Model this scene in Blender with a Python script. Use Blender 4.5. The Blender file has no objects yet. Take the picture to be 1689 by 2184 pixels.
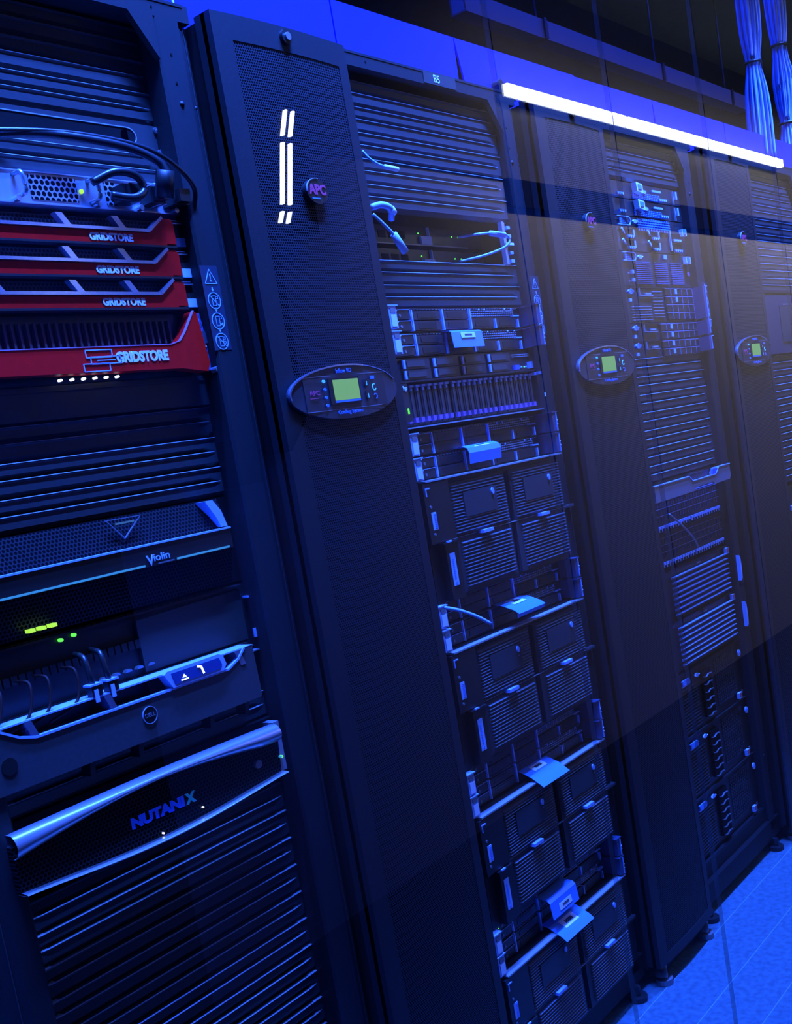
import bpy, bmesh, math, random
from mathutils import Matrix, Vector
random.seed(7)
S = bpy.context.scene
COL = S.collection

# ------------------------------------------------------------------ camera
F_PX, CX, CY, CZ = 2331.53, -1.21306, -1.16630, 1.31873
RGT = Vector((0.61496735, -0.77013179, -0.16944671))
UPV = Vector((0.20762504, -0.04916316, 0.97697227))
FWD = Vector((0.76072794, 0.63598743, -0.12966491))
cam = bpy.data.cameras.new('camera')
camo = bpy.data.objects.new('camera', cam); COL.objects.link(camo)
cam.sensor_fit = 'HORIZONTAL'; cam.sensor_width = 36.0
cam.lens = 36.0 * F_PX / 1689.0
cam.shift_x = (844.5 - 844.13) / 1689.0
cam.shift_y = (1273.21 - 1092.0) / 1689.0
cam.clip_start = 0.02
camo.matrix_world = Matrix(((RGT.x, UPV.x, -FWD.x, CX), (RGT.y, UPV.y, -FWD.y, CY), (RGT.z, UPV.z, -FWD.z, CZ), (0, 0, 0, 1)))
S.camera = camo
# ------------------------------------------------------------------ exposure, world, big lights
S.view_settings.view_transform = 'Standard'; S.view_settings.look = 'None'
S.view_settings.gamma = 1.0; S.view_settings.exposure = 0.0; S.view_settings.use_curve_mapping = False
wd = bpy.data.worlds.new('world'); S.world = wd; wd.use_nodes = True
wd.node_tree.nodes['Background'].inputs[0].default_value = (0.01, 0.05, 0.3, 1)
wd.node_tree.nodes['Background'].inputs[1].default_value = 0.01
def area(name, loc, size, power, color, rot=(0, 0, 0), spread=180):
    l = bpy.data.lights.new(name, 'AREA'); l.shape = 'RECTANGLE'; l.size, l.size_y = size
    l.energy = power; l.color = color; l.spread = math.radians(spread)
    o = bpy.data.objects.new(name, l); o.location = loc; o.rotation_euler = rot; COL.objects.link(o)
    return o
BLUE = (0.028, 0.11, 1.0)
area('aisle_light', (1.1, -0.16, 2.96), (5.6, 0.07), 190, BLUE, (math.radians(0), 0, 0), 64)                 # blue strip over the aisle in front of the racks
area('upper_fill', (1.1, -0.44, 2.93), (5.6, 0.06), 125, (0.03, 0.13, 1.0), (math.radians(27), 0, 0), 40)             # added blue fill, no lamp known there, aimed to brighten the rack tops
area('rear_light', (1.4, 0.30, 2.93), (5.0, 0.05), 50, (0.0, 0.04, 1.0), (math.radians(-5), 0, 0), 150)   # blue strip above the racks
area('wall_haze_fill', (4.4, -1.35, 2.93), (4.4, 0.10), 30, (1.0, 0.93, 1.0), (math.radians(-38), 0, 0), 100)  # added white fill, brightens the wall that the glass mirrors as haze

# ------------------------------------------------------------------ materials
MATS = {}
def mat(name, col, rough=0.5, metal=0.0, emit=None, es=0.0, noise=0.0, nscale=60.0, bump=0.0, spec=0.5):
    if name in MATS: return MATS[name]
    m = bpy.data.materials.new(name); m.use_nodes = True; nt = m.node_tree; b = nt.nodes['Principled BSDF']
    b.inputs['Base Color'].default_value = (*col, 1); b.inputs['Roughness'].default_value = rough
    b.inputs['Metallic'].default_value = metal; b.inputs['Specular IOR Level'].default_value = spec
    if emit: b.inputs['Emission Color'].default_value = (*emit, 1); b.inputs['Emission Strength'].default_value = es
    if noise or bump:
        tc = nt.nodes.new('ShaderNodeTexCoord'); n = nt.nodes.new('ShaderNodeTexNoise'); n.inputs['Scale'].default_value = nscale
        n.inputs['Detail'].default_value = 4
        nt.links.new(tc.outputs['Object'], n.inputs['Vector'])
        if noise:
            mr = nt.nodes.new('ShaderNodeMapRange'); mr.inputs['From Min'].default_value = .3; mr.inputs['From Max'].default_value = .7
            mr.inputs['To Min'].default_value = 1 - noise; mr.inputs['To Max'].default_value = 1 + noise
            mx = nt.nodes.new('ShaderNodeMix'); mx.data_type = 'RGBA'; mx.blend_type = 'MULTIPLY'; mx.inputs['Factor'].default_value = 1
            nt.links.new(n.outputs['Fac'], mr.inputs['Value']); mx.inputs['A'].default_value = (*col, 1)
            nt.links.new(mr.outputs['Result'], mx.inputs['B']); nt.links.new(mx.outputs['Result'], b.inputs['Base Color'])
        if bump:
            bp = nt.nodes.new('ShaderNodeBump'); bp.inputs['Strength'].default_value = bump; bp.inputs['Distance'].default_value = .002
            nt.links.new(n.outputs['Fac'], bp.inputs['Height']); nt.links.new(bp.outputs['Normal'], b.inputs['Normal'])
    MATS[name] = m
    return m
def holes_mat(name, col, hole, pitch, r, rough=0.45, metal=0.0):
    """a staggered grid of round holes in a sheet, in the object's own x and z"""
    if name in MATS: return MATS[name]
    m = mat(name, col, rough, metal); nt = m.node_tree; N = nt.nodes; L = nt.links; b = N['Principled BSDF']
    tc = N.new('ShaderNodeTexCoord'); sx = N.new('ShaderNodeSeparateXYZ'); L.new(tc.outputs['Object'], sx.inputs[0])
    def mth(op, a, c=None, v=None):
        n = N.new('ShaderNodeMath'); n.operation = op; L.new(a, n.inputs[0])
        if c is not None: L.new(c, n.inputs[1])
        if v is not None: n.inputs[1].default_value = v
        return n.outputs[0]
    def lattice(off):
        px, pz = pitch, pitch * 1.732
        u = mth('SUBTRACT', mth('FRACT', mth('ADD', mth('DIVIDE', sx.outputs[0], v=px), v=off)), v=.5)
        w = mth('SUBTRACT', mth('FRACT', mth('ADD', mth('DIVIDE', sx.outputs[2], v=pz), v=off)), v=.5)
        u = mth('MULTIPLY', u, v=px); w = mth('MULTIPLY', w, v=pz)
        return mth('SQRT', mth('ADD', mth('MULTIPLY', u, u), mth('MULTIPLY', w, w)))
    d = mth('MINIMUM', lattice(0.0), lattice(.5))
    f = mth('LESS_THAN', d, v=r)
    mx = N.new('ShaderNodeMix'); mx.data_type = 'RGBA'; L.new(f, mx.inputs['Factor'])
    mx.inputs['A'].default_value = (*col, 1); mx.inputs['B'].default_value = (*hole, 1)
    L.new(mx.outputs['Result'], b.inputs['Base Color'])
    sp = N.new('ShaderNodeMapRange'); sp.inputs['To Min'].default_value = .25; sp.inputs['To Max'].default_value = 0
    L.new(f, sp.inputs['Value']); L.new(sp.outputs['Result'], b.inputs['Specular IOR Level'])
    return m
RACK = mat('rack_black_paint', (.01, .01, .011), .55, spec=.2, noise=.15, nscale=300)
POST = mat('post_grey_paint', (.020, .021, .025), .5, spec=.22, noise=.12, nscale=300)
BLANK = mat('blanking_plastic', (.042, .044, .050), .45, spec=.25, noise=.12, nscale=200)
BLACK = mat('black_plastic', (.009, .009, .010), .45)
DARK = mat('dark_steel', (.02, .021, .024), .4, .3, noise=.2, nscale=120)
DEEP = mat('deep_black', (.005, .005, .006), .7, spec=.1)
STEEL = mat('bright_steel', (.55, .58, .62), .3, .8)
GREY = mat('grey_metal', (.22, .23, .25), .4, .4)
EDGE = mat('satin_and_lit_edge', (.36, .38, .42), .4, .2)  # satin trim; on blanking panel lips its pale tone imitates caught light
WHITE = mat('white_label', (.85, .87, .9), .6)
PALE = mat('pale_blue_label', (.40, .55, .8), .6)
RED = mat('red_bezel', (.9, .006, .004), .5, spec=.12, noise=.08, nscale=90)
SILVER = mat('silver_bezel', (.6, .62, .66), .28, .75)
SLATE = mat('slate_bezel', (.07, .073, .083), .35, .3, noise=.1, nscale=150)
TAB = mat('blue_pull_tab', (.10, .3, .8), .35)
BAY = mat('drive_bay_plastic', (.022, .023, .028), .38, noise=.25, nscale=80)
LATCH = mat('purple_latch', (.30, .12, .34), .4)
GREEN = mat('green_led', (0, .3, 0), .5, emit=(.15, 1, .12), es=1.1)
YEL = mat('yellow_led', (.2, .3, 0), .5, emit=(.5, 1, .1), es=1.0)
WLED = mat('white_led', (.8, .8, 1), .5, emit=(.7, .8, 1), es=2.5)
CYAN = mat('cyan_mark', (.25, .8, .8), .5, emit=(.1, .8, .7), es=.25)
SCREEN = mat('lcd_screen', (.1, .2, .05), .4, emit=(.16, .38, .07), es=.9)
SCRBLUE = mat('blue_print', (.12, .30, .80), .5)
REDLOGO = mat('red_logo', (.75, .06, .14), .45)
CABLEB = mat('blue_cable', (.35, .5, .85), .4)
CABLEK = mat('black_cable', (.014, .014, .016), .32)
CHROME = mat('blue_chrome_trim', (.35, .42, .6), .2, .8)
GREENLINE = mat('green_line', (.35, .75, .30), .5)
BEAM = mat('blue_duct_panel', (.01, .015, .75), .5, noise=.04, nscale=30)
PERF = holes_mat('perforated_steel', (.034, .036, .042), (.002, .002, .003), .0047, .0017, .5)
MESH = holes_mat('fine_mesh', (.016, .017, .02), (.003, .004, .005), .006, .0022, .4)
GRILL = holes_mat('fan_grille', (.5, .53, .6), (.01, .01, .015), .0085, .0033, .35, .6)

# ------------------------------------------------------------------ mesh helper
class MB:
    def __init__(s): s.bm = bmesh.new()
    def poly3(s, vs, fs):
        v = [s.bm.verts.new(p) for p in vs]
        for f in fs:
            try: s.bm.faces.new([v[i] for i in f])
            except ValueError: pass
        return s
    def box(s, x0, x1, y0, y1, z0, z1):
        return s.poly3([(x, y, z) for x in (x0, x1) for y in (y0, y1) for z in (z0, z1)],
                       [(0, 1, 3, 2), (4, 6, 7, 5), (0, 4, 5, 1), (2, 3, 7, 6), (0, 2, 6, 4), (1, 5, 7, 3)])
    def prism(s, pts, y0, y1):
        """outline in x, z pushed back from y0 to y1"""
        n = len(pts)
        return s.poly3([(x, y0, z) for x, z in pts] + [(x, y1, z) for x, z in pts],
                       [tuple(range(n)), tuple(range(2 * n - 1, n - 1, -1))] + [(i, (i + 1) % n, n + (i + 1) % n, n + i) for i in range(n)])
    def prof(s, pts, x0, x1):
        """outline in y, z run along x"""
        n = len(pts)
        return s.poly3([(x0, y, z) for y, z in pts] + [(x1, y, z) for y, z in pts],
                       [tuple(range(n)), tuple(range(2 * n - 1, n - 1, -1))] + [(i, (i + 1) % n, n + (i + 1) % n, n + i) for i in range(n)])
    def plan(s, pts, z0, z1):
        """outline in x, y raised along z"""
        n = len(pts)
        return s.poly3([(x, y, z0) for x, y in pts] + [(x, y, z1) for x, y in pts],
                       [tuple(range(n)), tuple(range(2 * n - 1, n - 1, -1))] + [(i, (i + 1) % n, n + (i + 1) % n, n + i) for i in range(n)])
    def ell(s, cx, cz, rx, rz, y0, y1, n=32, a0=0, a1=360):
        pts = [(cx + rx * math.cos(math.radians(a0 + (a1 - a0) * i / n)), cz + rz * math.sin(math.radians(a0 + (a1 - a0) * i / n))) for i in range(n + (a1 - a0 != 360))]
        return s.prism(pts, y0, y1)
    def disc_cols(s, cx, cz, rx, rz, y0, y1, n=28):
        """an oval slab cut into upright strips so that it can be bent"""
        for i in range(n):
            A = [math.pi * (1 - (i + k) / n) for k in (0, 1)]
            p = [(cx + rx * math.cos(a), rz * math.sin(a)) for a in A]
            (xa, ha), (xb, hb) = p
            q = [(xa, cz - ha), (xb, cz - hb), (xb, cz + hb), (xa, cz + ha)]
            if ha < 1e-6: q = q[:3]
            if hb < 1e-6: q = [q[0], q[1], q[3]]
            s.prism(q, y0, y1)
        return s
    def ring(s, cx, cz, rx, rz, w, y0, y1, n=32, a0=0, a1=360):
        for i in range(n):
            A = [math.radians(a0 + (a1 - a0) * (i + k) / n) for k in (0, 1)]
            p = [(cx + (rx - q) * math.cos(a), cz + (rz - q) * math.sin(a)) for a, q in ((A[0], 0), (A[1], 0), (A[1], w), (A[0], w))]
            s.prism(p, y0, y1)
        return s
    def line(s, a, b, w, y0, y1):
        d = Vector((b[0] - a[0], b[1] - a[1])); n = Vector((-d.y, d.x)).normalized() * (w / 2)
        return s.prism([(a[0] + n.x, a[1] + n.y), (b[0] + n.x, b[1] + n.y), (b[0] - n.x, b[1] - n.y), (a[0] - n.x, a[1] - n.y)], y0, y1)
    def path(s, pts, w, y0, y1, close=False):
        q = list(pts) + ([pts[0]] if close else [])
        for a, b in zip(q, q[1:]): s.line(a, b, w, y0, y1)
        return s
    def tube(s, pts, r, n=8, r2=None):
        pts = [Vector(p) for p in pts]; rings = []
        for i, p in enumerate(pts):
            t = (pts[min(i + 1, len(pts) - 1)] - pts[max(i - 1, 0)]).normalized()
            u = t.cross(Vector((0, 0, 1)))
            if u.length < .01: u = t.cross(Vector((0, 1, 0)))
            u.normalize(); w = t.cross(u)
            rr = r if r2 is None else r + (r2 - r) * i / (len(pts) - 1)
            rings.append([s.bm.verts.new(p + (u * math.cos(2 * math.pi * k / n) + w * math.sin(2 * math.pi * k / n)) * rr) for k in range(n)])
        for a, b in zip(rings, rings[1:]):
            for k in range(n): s.bm.faces.new((a[k], a[(k + 1) % n], b[(k + 1) % n], b[k]))
        s.bm.faces.new(rings[0]); s.bm.faces.new(rings[-1][::-1])
        return s
    def sphere(s, c, r, n=10):
        bmesh.ops.create_uvsphere(s.bm, u_segments=n, v_segments=n // 2 + 1, radius=r, matrix=Matrix.Translation(c)); return s
    def build(s, name, m, parent=None, label=None, smooth=False):
        bmesh.ops.recalc_face_normals(s.bm, faces=s.bm.faces)
        me = bpy.data.meshes.new(name); s.bm.to_mesh(me); s.bm.free()
        if smooth:
            for p in me.polygons: p.use_smooth = True
        me.materials.append(m)
        o = bpy.data.objects.new(name, me); COL.objects.link(o)
        if parent: o.parent = parent
        if label: o['label'] = label
        return o
def curve(pts, n=8):
    """smooth line through points"""
    P = [Vector(p) for p in pts]; P = [P[0] * 2 - P[1]] + P + [P[-1] * 2 - P[-2]]; out = []
    for i in range(1, len(P) - 2):
        for k in range(n):
            t = k / n
            out.append(.5 * ((2 * P[i]) + (-P[i - 1] + P[i + 1]) * t + (2 * P[i - 1] - 5 * P[i] + 4 * P[i + 1] - P[i + 2]) * t * t + (-P[i - 1] + 3 * P[i] - 3 * P[i + 1] + P[i + 2]) * t ** 3))
    return out + [P[-2]]
def text(body, name, m, parent, x, y, z, w, h, bold=0.0, shear=0.0, label=None):
    """lettering facing the aisle, its lower left corner at x, z, fitted to w by h"""
    cu = bpy.data.curves.new('t', 'FONT'); cu.body = body; cu.size = 1; cu.offset = bold; cu.shear = shear; cu.extrude = 0.02; cu.resolution_u = 3
    ob = bpy.data.objects.new('t', cu); COL.objects.link(ob)
    bpy.context.view_layer.update()
    me = bpy.data.meshes.new_from_object(ob.evaluated_get(bpy.context.evaluated_depsgraph_get()))
    bpy.data.objects.remove(ob); bpy.data.curves.remove(cu)
    xs = [v.co.x for v in me.vertices]; ys = [v.co.y for v in me.vertices]
    x0, x1, y0, y1 = min(xs), max(xs), min(ys), max(ys)
    for v in me.vertices:
        a, b, c = v.co
        v.co = (x + (a - x0) / (x1 - x0) * w, y - c * .02 - .0004, z + (b - y0) / (y1 - y0) * h)
    me.name = name; me.materials.clear(); me.materials.append(m)
    o = bpy.data.objects.new(name, me); COL.objects.link(o); o.parent = parent
    if label: o['label'] = label
    return o
def thing(name, label, cat, loc=(0, 0, 0), group=None, rotz=0):
    o = bpy.data.objects.new(name, None); COL.objects.link(o); o.location = loc; o.rotation_euler = (0, 0, rotz)
    o.empty_display_size = .05
    o['label'] = label; o['category'] = cat
    if group: o['group'] = group
    return o
def tag(o, label, cat, group=None):
    o['label'] = label; o['category'] = cat
    if group: o['group'] = group
    return o
def struct(name, mb, m):
    o = mb.build(name, m); o['kind'] = 'structure'; return o
def dup(root, loc, label, group=None):
    def cp(o, par):
        c = o.copy(); COL.objects.link(c); c.parent = par
        for ch in o.children: cp(ch, c)
        return c
    r = cp(root, None); r.location = loc; r['label'] = label
    if group: r['group'] = group
    return r

# ------------------------------------------------------------------ the room
def floor_material():
    m = mat('pale_floor_tiles', (.42, .44, .46), .55); nt = m.node_tree; N = nt.nodes; L = nt.links; b = N['Principled BSDF']
    tc = N.new('ShaderNodeTexCoord'); n = N.new('ShaderNodeTexNoise'); n.inputs['Scale'].default_value = 70; n.inputs['Detail'].default_value = 6
    L.new(tc.outputs['Object'], n.inputs['Vector'])
    cr = N.new('ShaderNodeValToRGB'); cr.color_ramp.elements[0].position = .35; cr.color_ramp.elements[1].position = .68
    cr.color_ramp.elements[0].color = (.04, .10, .13, 1); cr.color_ramp.elements[1].color = (.075, .175, .22, 1)
    L.new(n.outputs['Fac'], cr.inputs['Fac'])
    mp = N.new('ShaderNodeMapping'); mp.inputs['Location'].default_value = (.2, .12, 0); L.new(tc.outputs['Object'], mp.inputs['Vector'])
    br = N.new('ShaderNodeTexBrick'); br.offset = 0; br.inputs['Scale'].default_value = 1; br.inputs['Brick Width'].default_value = 2.4
    br.inputs['Row Height'].default_value = .125; br.inputs['Mortar Size'].default_value = .0012
    br.inputs['Color1'].default_value = br.inputs['Color2'].default_value = (0, 0, 0, 1); br.inputs['Mortar'].default_value = (1, 1, 1, 1)
    L.new(mp.outputs['Vector'], br.inputs['Vector'])
    mx = N.new('ShaderNodeMix'); mx.data_type = 'RGBA'; L.new(br.outputs['Color'], mx.inputs['Factor'])
    mx.inputs['B'].default_value = (.16, .33, .38, 1); L.new(cr.outputs['Color'], mx.inputs['A']); L.new(mx.outputs['Result'], b.inputs['Base Color'])
    return m
FLOORM = floor_material()
WALLM = mat('dim_grey_wall', (.12, .12, .13), .8, noise=.1, nscale=4)
CEILM = mat('dark_ceiling', (.035, .044, .042), .9, noise=.15, nscale=20)
BACKM = mat('viewing_room_paint', (.50, .47, .40), .8, noise=.06, nscale=2)
CARP = mat('charcoal_carpet', (.012, .012, .014), .95, noise=.3, nscale=200)
GLASS_Y = -0.50
struct('floor', MB().box(-1.6, 9, GLASS_Y - .01, 2.4, -.05, 0), FLOORM)
struct('floor', MB().box(-3, 9, -2.1, GLASS_Y - .01, -.05, 0), CARP)
struct('ceiling', MB().box(-3, 9, -2.1, 2.4, 3.0, 3.1), CEILM)
struct('wall_back', MB().box(-3, 9, 2.4, 2.5, 0, 3.0), WALLM)
struct('wall_right', MB().box(9, 9.1, -2.1, 2.4, 0, 3.0), WALLM)
struct('wall_left', MB().box(-3.1, -3, -2.1, 2.4, 0, 3.0), WALLM)
struct('wall_front', MB().box(-3, 9, -2.14, -2.04, 0, 3.0), BACKM)

def glass_material():
    m = bpy.data.materials.new('clear_glass'); m.use_nodes = True; nt = m.node_tree; N = nt.nodes; L = nt.links
    N.remove(N['Principled BSDF']); out = N['Material Output']
    tr = N.new('ShaderNodeBsdfTransparent'); tr.inputs[0].default_value = (.985, .99, .99, 1)
    gl = N.new('ShaderNodeBsdfGlossy'); gl.inputs['Roughness'].default_value = .004; gl.inputs['Color'].default_value = (1, 1, 1, 1)
    lw = N.new('ShaderNodeLayerWeight'); lw.inputs['Blend'].default_value = .5
    p = N.new('ShaderNodeMath'); p.operation = 'POWER'; L.new(lw.outputs['Facing'], p.inputs[0]); p.inputs[1].default_value = 5
    a0 = N.new('ShaderNodeMath'); a0.operation = 'MULTIPLY_ADD'; L.new(p.outputs[0], a0.inputs[0]); a0.inputs[1].default_value = .92; a0.inputs[2].default_value = .08
    ge = N.new('ShaderNodeNewGeometry'); inv = N.new('ShaderNodeMath'); inv.operation = 'SUBTRACT'; inv.inputs[0].default_value = 1; L.new(ge.outputs['Backfacing'], inv.inputs[1])
    a = N.new('ShaderNodeMath'); a.operation = 'MULTIPLY'; L.new(a0.outputs[0], a.inputs[0]); L.new(inv.outputs[0], a.inputs[1])
    mx = N.new('ShaderNodeMixShader'); L.new(a.outputs[0], mx.inputs[0]); L.new(tr.outputs[0], mx.inputs[1]); L.new(gl.outputs[0], mx.inputs[2])
    L.new(mx.outputs[0], out.inputs['Surface'])
    return m
GLASSM = glass_material()
SEAMM = mat('grey_silicone', (.12, .12, .13), .6)
SEAMM.node_tree.nodes['Principled BSDF'].inputs['Alpha'].default_value = .25
SX = [-2.9, -.092, .184, .499, .790, 8.9]                # upright joints of the glass screen
for i, (a, b) in enumerate(zip(SX, SX[1:])):
    struct('window_%d' % (i + 1), MB().box(a + .0012, b - .0012, GLASS_Y - .004, GLASS_Y + .004, .02, 2.98), GLASSM)
for i, a in enumerate(SX[1:-1]):
    struct('trim_%d' % (i + 1), MB().box(a - .0007, a + .0007, GLASS_Y - .003, GLASS_Y + .003, .02, 2.98), SEAMM)
struct('trim_10', MB().box(-2.9, 8.9, GLASS_Y - .02, GLASS_Y + .02, 0, .02), DARK)
struct('trim_11', MB().box(-2.9, 8.9, GLASS_Y - .02, GLASS_Y + .02, 2.98, 3.0), DARK)

# viewing room wall, mirrored in the glass: lamps, and dark shapes added to cut haze
LAMPM = mat('lamp_white', (1, 1, 1), .5, emit=(.82, .93, 1.0), es=16.0)
def linear_lamp(x0, x1):
    t = thing('linear_lamp', 'long white linear lamp mounted high on the viewing room wall, mirrored in the glass', 'lamp', (x0, -2.03, 2.53))
    L = x1 - x0
    MB().box(0, L, 0, .03, -.004, .044).build('housing', GREY, t)
    n = 3; w = L / n
    for k in range(n):
        MB().box(k * w + .012, (k + 1) * w - .012, .03, .05, .0, .04).build('tube', LAMPM, t)
linear_lamp(2.46, 5.40)
t = thing('wall_backdrop', 'black wall cabinet with two upright dashed lamps, added to darken the glass at upper left', 'backdrop', (0, -2.04, 0))  # dark shape added around the lamps so no haze is mirrored here
MB().prism([(.80, 1.50), (.93, 1.37), (1.02, 1.37), (1.10, 1.45), (1.12, 2.03), (1.17, 2.03), (1.19, 2.30), (.80, 2.30)], 0, .05).build('body', DEEP, t)
VL = mat('upright_lamp_white', (1, 1, 1), .5, emit=(.85, .9, 1.0), es=14.0)
for x in (0, .031):
    for (za, xa), (zb, xb) in (((2.318, 1.236), (2.245, 1.206)), ((2.225, 1.201), (2.052, 1.155)), ((2.032, 1.150), (2.0, 1.133))):
        MB().prism([(xa + x - .005, za), (xa + x + .005, za), (xb + x + .005, zb), (xb + x - .005, zb)], .05, .06).build('lamp', VL, t)
MB().prism([(1.10, 1.98), (1.30, 1.98), (1.30, 2.34), (1.10, 2.34)], 0, .05).build('lamp_board', DEEP, t)
t = thing('low_backdrop', 'black low cabinet added in the viewing room to darken the mirrored haze', 'backdrop', (0, -2.04, 0))
MB().box(-.9, .33, .002, .12, 0, 1.30).build('body', DEEP, t)  # unseen box added to keep mirrored haze off the lower left
t = thing('backdrop_bar', 'black bar added across the viewing room wall to darken the mirrored haze', 'shelf', (0, -2.04, 0))
MB().box(-.5, .86, 0, .08, 1.30, 1.42).build('board', DEEP, t)  # unseen bar added to mirror a dark band across the haze
struct('trim_13', MB().box(-3, 9, -2.04, -2.03, 2.24, 3.0), mat('haze_cut_dark', (.13, .12, .12), .8))  # dark sheet added on the wall to lower haze over the rack tops
struct('trim_12', MB().box(2.44, 6.5, -2.04, -2.02, 2.14, 2.24), DEEP)

# ------------------------------------------------------------------ overhead
t = thing('cable_tray', 'blue lit steel channel hanging high behind the rack tops', 'cable tray', (1.50, .50, 2.49))
MB().prof([(0, -.03), (.05, -.03), (.05, .026), (.045, .026), (.045, -.025), (.005, -.025), (.005, .026), (0, .026)], 0, 2.08).build('channel', mat('channel_paint', (.09, .10, .14), .45), t)
for x in (.42, 1.25, 1.9):
    MB().box(x, x + .016, -.006, .056, -.03, .03).build('bracket', DARK, t)
    MB().tube([(x + .008, .025, .02), (x + .008, .025, .51)], .004).build('threaded_rod', DARK, t)
duct_lab = ['blue lit duct panel behind the leftmost rack top', 'blue lit duct panel above the tall cooling unit nearest the viewer', 'blue lit duct panel behind the top of the rack marked B5',
            'blue lit duct panel right of the first slanted gap', 'blue lit duct panel left of the second slanted gap', 'blue lit duct panel above the farthest cooling unit', 'blue lit duct panel at the far right end of the row']
dx = [(-.8, .0), (.004, .40), (.404, .778), (.812, 1.28), (1.284, 1.700), (1.726, 2.2), (2.204, 3.6)]
for i, (a, b) in enumerate(dx):
    lean = [0, .006, 0, 0, .004, 0, 0][i]
    top_b = b + (.004 if i in (2, 4) else 0)
    mb = MB().poly3([(a, .10 + lean, 1.99), (b, .10, 1.99), (b, .104, 1.99), (a, .104 + lean, 1.99), (a - ({3: .028, 5: .020}.get(i, 0)), .10 + lean, 2.121), (top_b, .10, 2.121), (top_b, .104, 2.121), (a - ({3: .028, 5: .020}.get(i, 0)), .104 + lean, 2.121)],
                    [(0, 1, 5, 4), (3, 7, 6, 2), (0, 3, 2, 1), (4, 5, 6, 7), (0, 4, 7, 3), (1, 2, 6, 5)])
    tag(mb.build('duct_panel', BEAM), duct_lab[i], 'panel', 'duct panels along the top of the racks')
for i, (xa, w, ties) in enumerate(((2.585, .052, (2.36,)), (2.855, .06, (2.46, 2.20)))):
    t = thing('cable_bundle', ['left one of the two hanging blue cable bundles, tied once', 'right one of the two hanging blue cable bundles, at the frame edge'][i], 'cable bundle', (xa, .12, 0), 'hanging cable bundles')
    for k in range(26):
        a = k * 2.4; r = .0285 * math.sqrt((k + .5) / 26)
        ph = random.uniform(0, 6)
        pts = []
        for z in (2.05, 2.12, 2.2, 2.28, 2.36, 2.44, 2.55, 2.7, 3.0):
            pinch = min([1.0] + [.55 + abs(z - q) * 4 for q in ties]); pinch *= 1.35
            pts.append((r * math.cos(a + .35 * math.sin(z * 3 + ph)) * pinch - .09 * (2.55 - z) * (.55 if i == 0 else .35), r * math.sin(a) * pinch, z))
        MB().tube(curve(pts, 3), .0042, 6).build('cable', CABLEB, t, smooth=True)
    for z in ties:
        MB().tube([(-.09 * (2.55 - z) * (.55 if i == 0 else .35) + .026 * math.cos(q * .5236), .026 * math.sin(q * .5236), z) for q in range(13)], .005, 6).build('tie', BLACK, t)
for i, (x, z) in enumerate(((.903, 2.012), (1.803, 2.012), (-.03, 2.012))):
    t = thing('cable_clamp', ['black clamp on the top of the rack marked B5, left of the lamp reflection', 'black clamp on the rack top before the farthest cooling unit', 'black clamp on the top right corner of the leftmost rack'][i], 'clamp', (x, .085, z), 'black clamps on the rack tops')
    MB().box(-.012, .012, -.01, .01, 0, .022).ell(0, .026, .012, .012, -.009, .009, 14).build('body', BLACK, t)
    MB().box(.02, .055, -.008, .008, 0, .008).build('foot', BLACK, t)
    MB().tube([(.04, 0, .006), (.038, 0, .03)], .002, 6).build('pin', WHITE, t)

# ------------------------------------------------------------------ racks
def warning_marks(parent, x, z, y):
    """triangle with ! over three ringed pictograms joined by arrows"""
    P = MB().box(x - .017, x + .017, y - .0006, y, z - .107, z + .017).build('warning_label', mat('warning_label_film', (.022, .034, .06), .5), parent)
    m = MB(); A, B = y - .0012, y - .0005; w = .0011
    m.path([(x - .0115, z - .0095), (x + .0115, z - .0095), (x, z + .0115)], w, A, B, True)
    m.prism([(x - .0014, z + .005), (x + .0014, z + .005), (x + .0005, z - .003), (x - .0005, z - .003)], A, B).ell(x, z - .0055, .0013, .0013, A, B, 10)
    for k in range(3):
        c = z - .0345 - .0298 * k
        m.ring(x, c, .0125, .0125, .0013, A, B, 28)
        m.prism([(x - .001, c + .0198), (x + .001, c + .0198), (x + .001, c + .0165), (x + .0025, c + .0165), (x, c + .0132), (x - .0025, c + .0165), (x - .001, c + .0165)], A, B)
        m.path([(x - .004, c - .007), (x + .003, c - .007), (x + .003, c + .007), (x - .004, c + .007)], .0008, A, B, True)
        m.path([(x + .003, c + .006), (x + .0075, c + .006), (x + .0075, c + .003), (x + .003, c + .003)], .0007, A, B)
        if k == 2: m.path([(x + .003, c), (x + .0075, c), (x + .0075, c - .003), (x + .003, c - .003)], .0007, A, B)
        if k == 1: m.line((x + .0055, c - .006), (x + .008, c - .003), .002, A, B)
        if k != 1: m.line((x - .0088, c + .0088), (x + .0088, c - .0088), .0011, A, B)
    m.build('pictograms', mat('glowing_pictogram_print', (.30, .50, .95), .5, emit=(.05, .25, 1), es=.12), P)  # print given a faint glow of its own in place of light
rack_names = ['black server rack at the far left, holding the red bezel servers', 'black server rack marked B5 between two cooling units', 'black server rack holding the striped blade chassis',
              'black server rack at the right edge of the photo']
RX = [-.6, .3, 1.2, 2.1]
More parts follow.
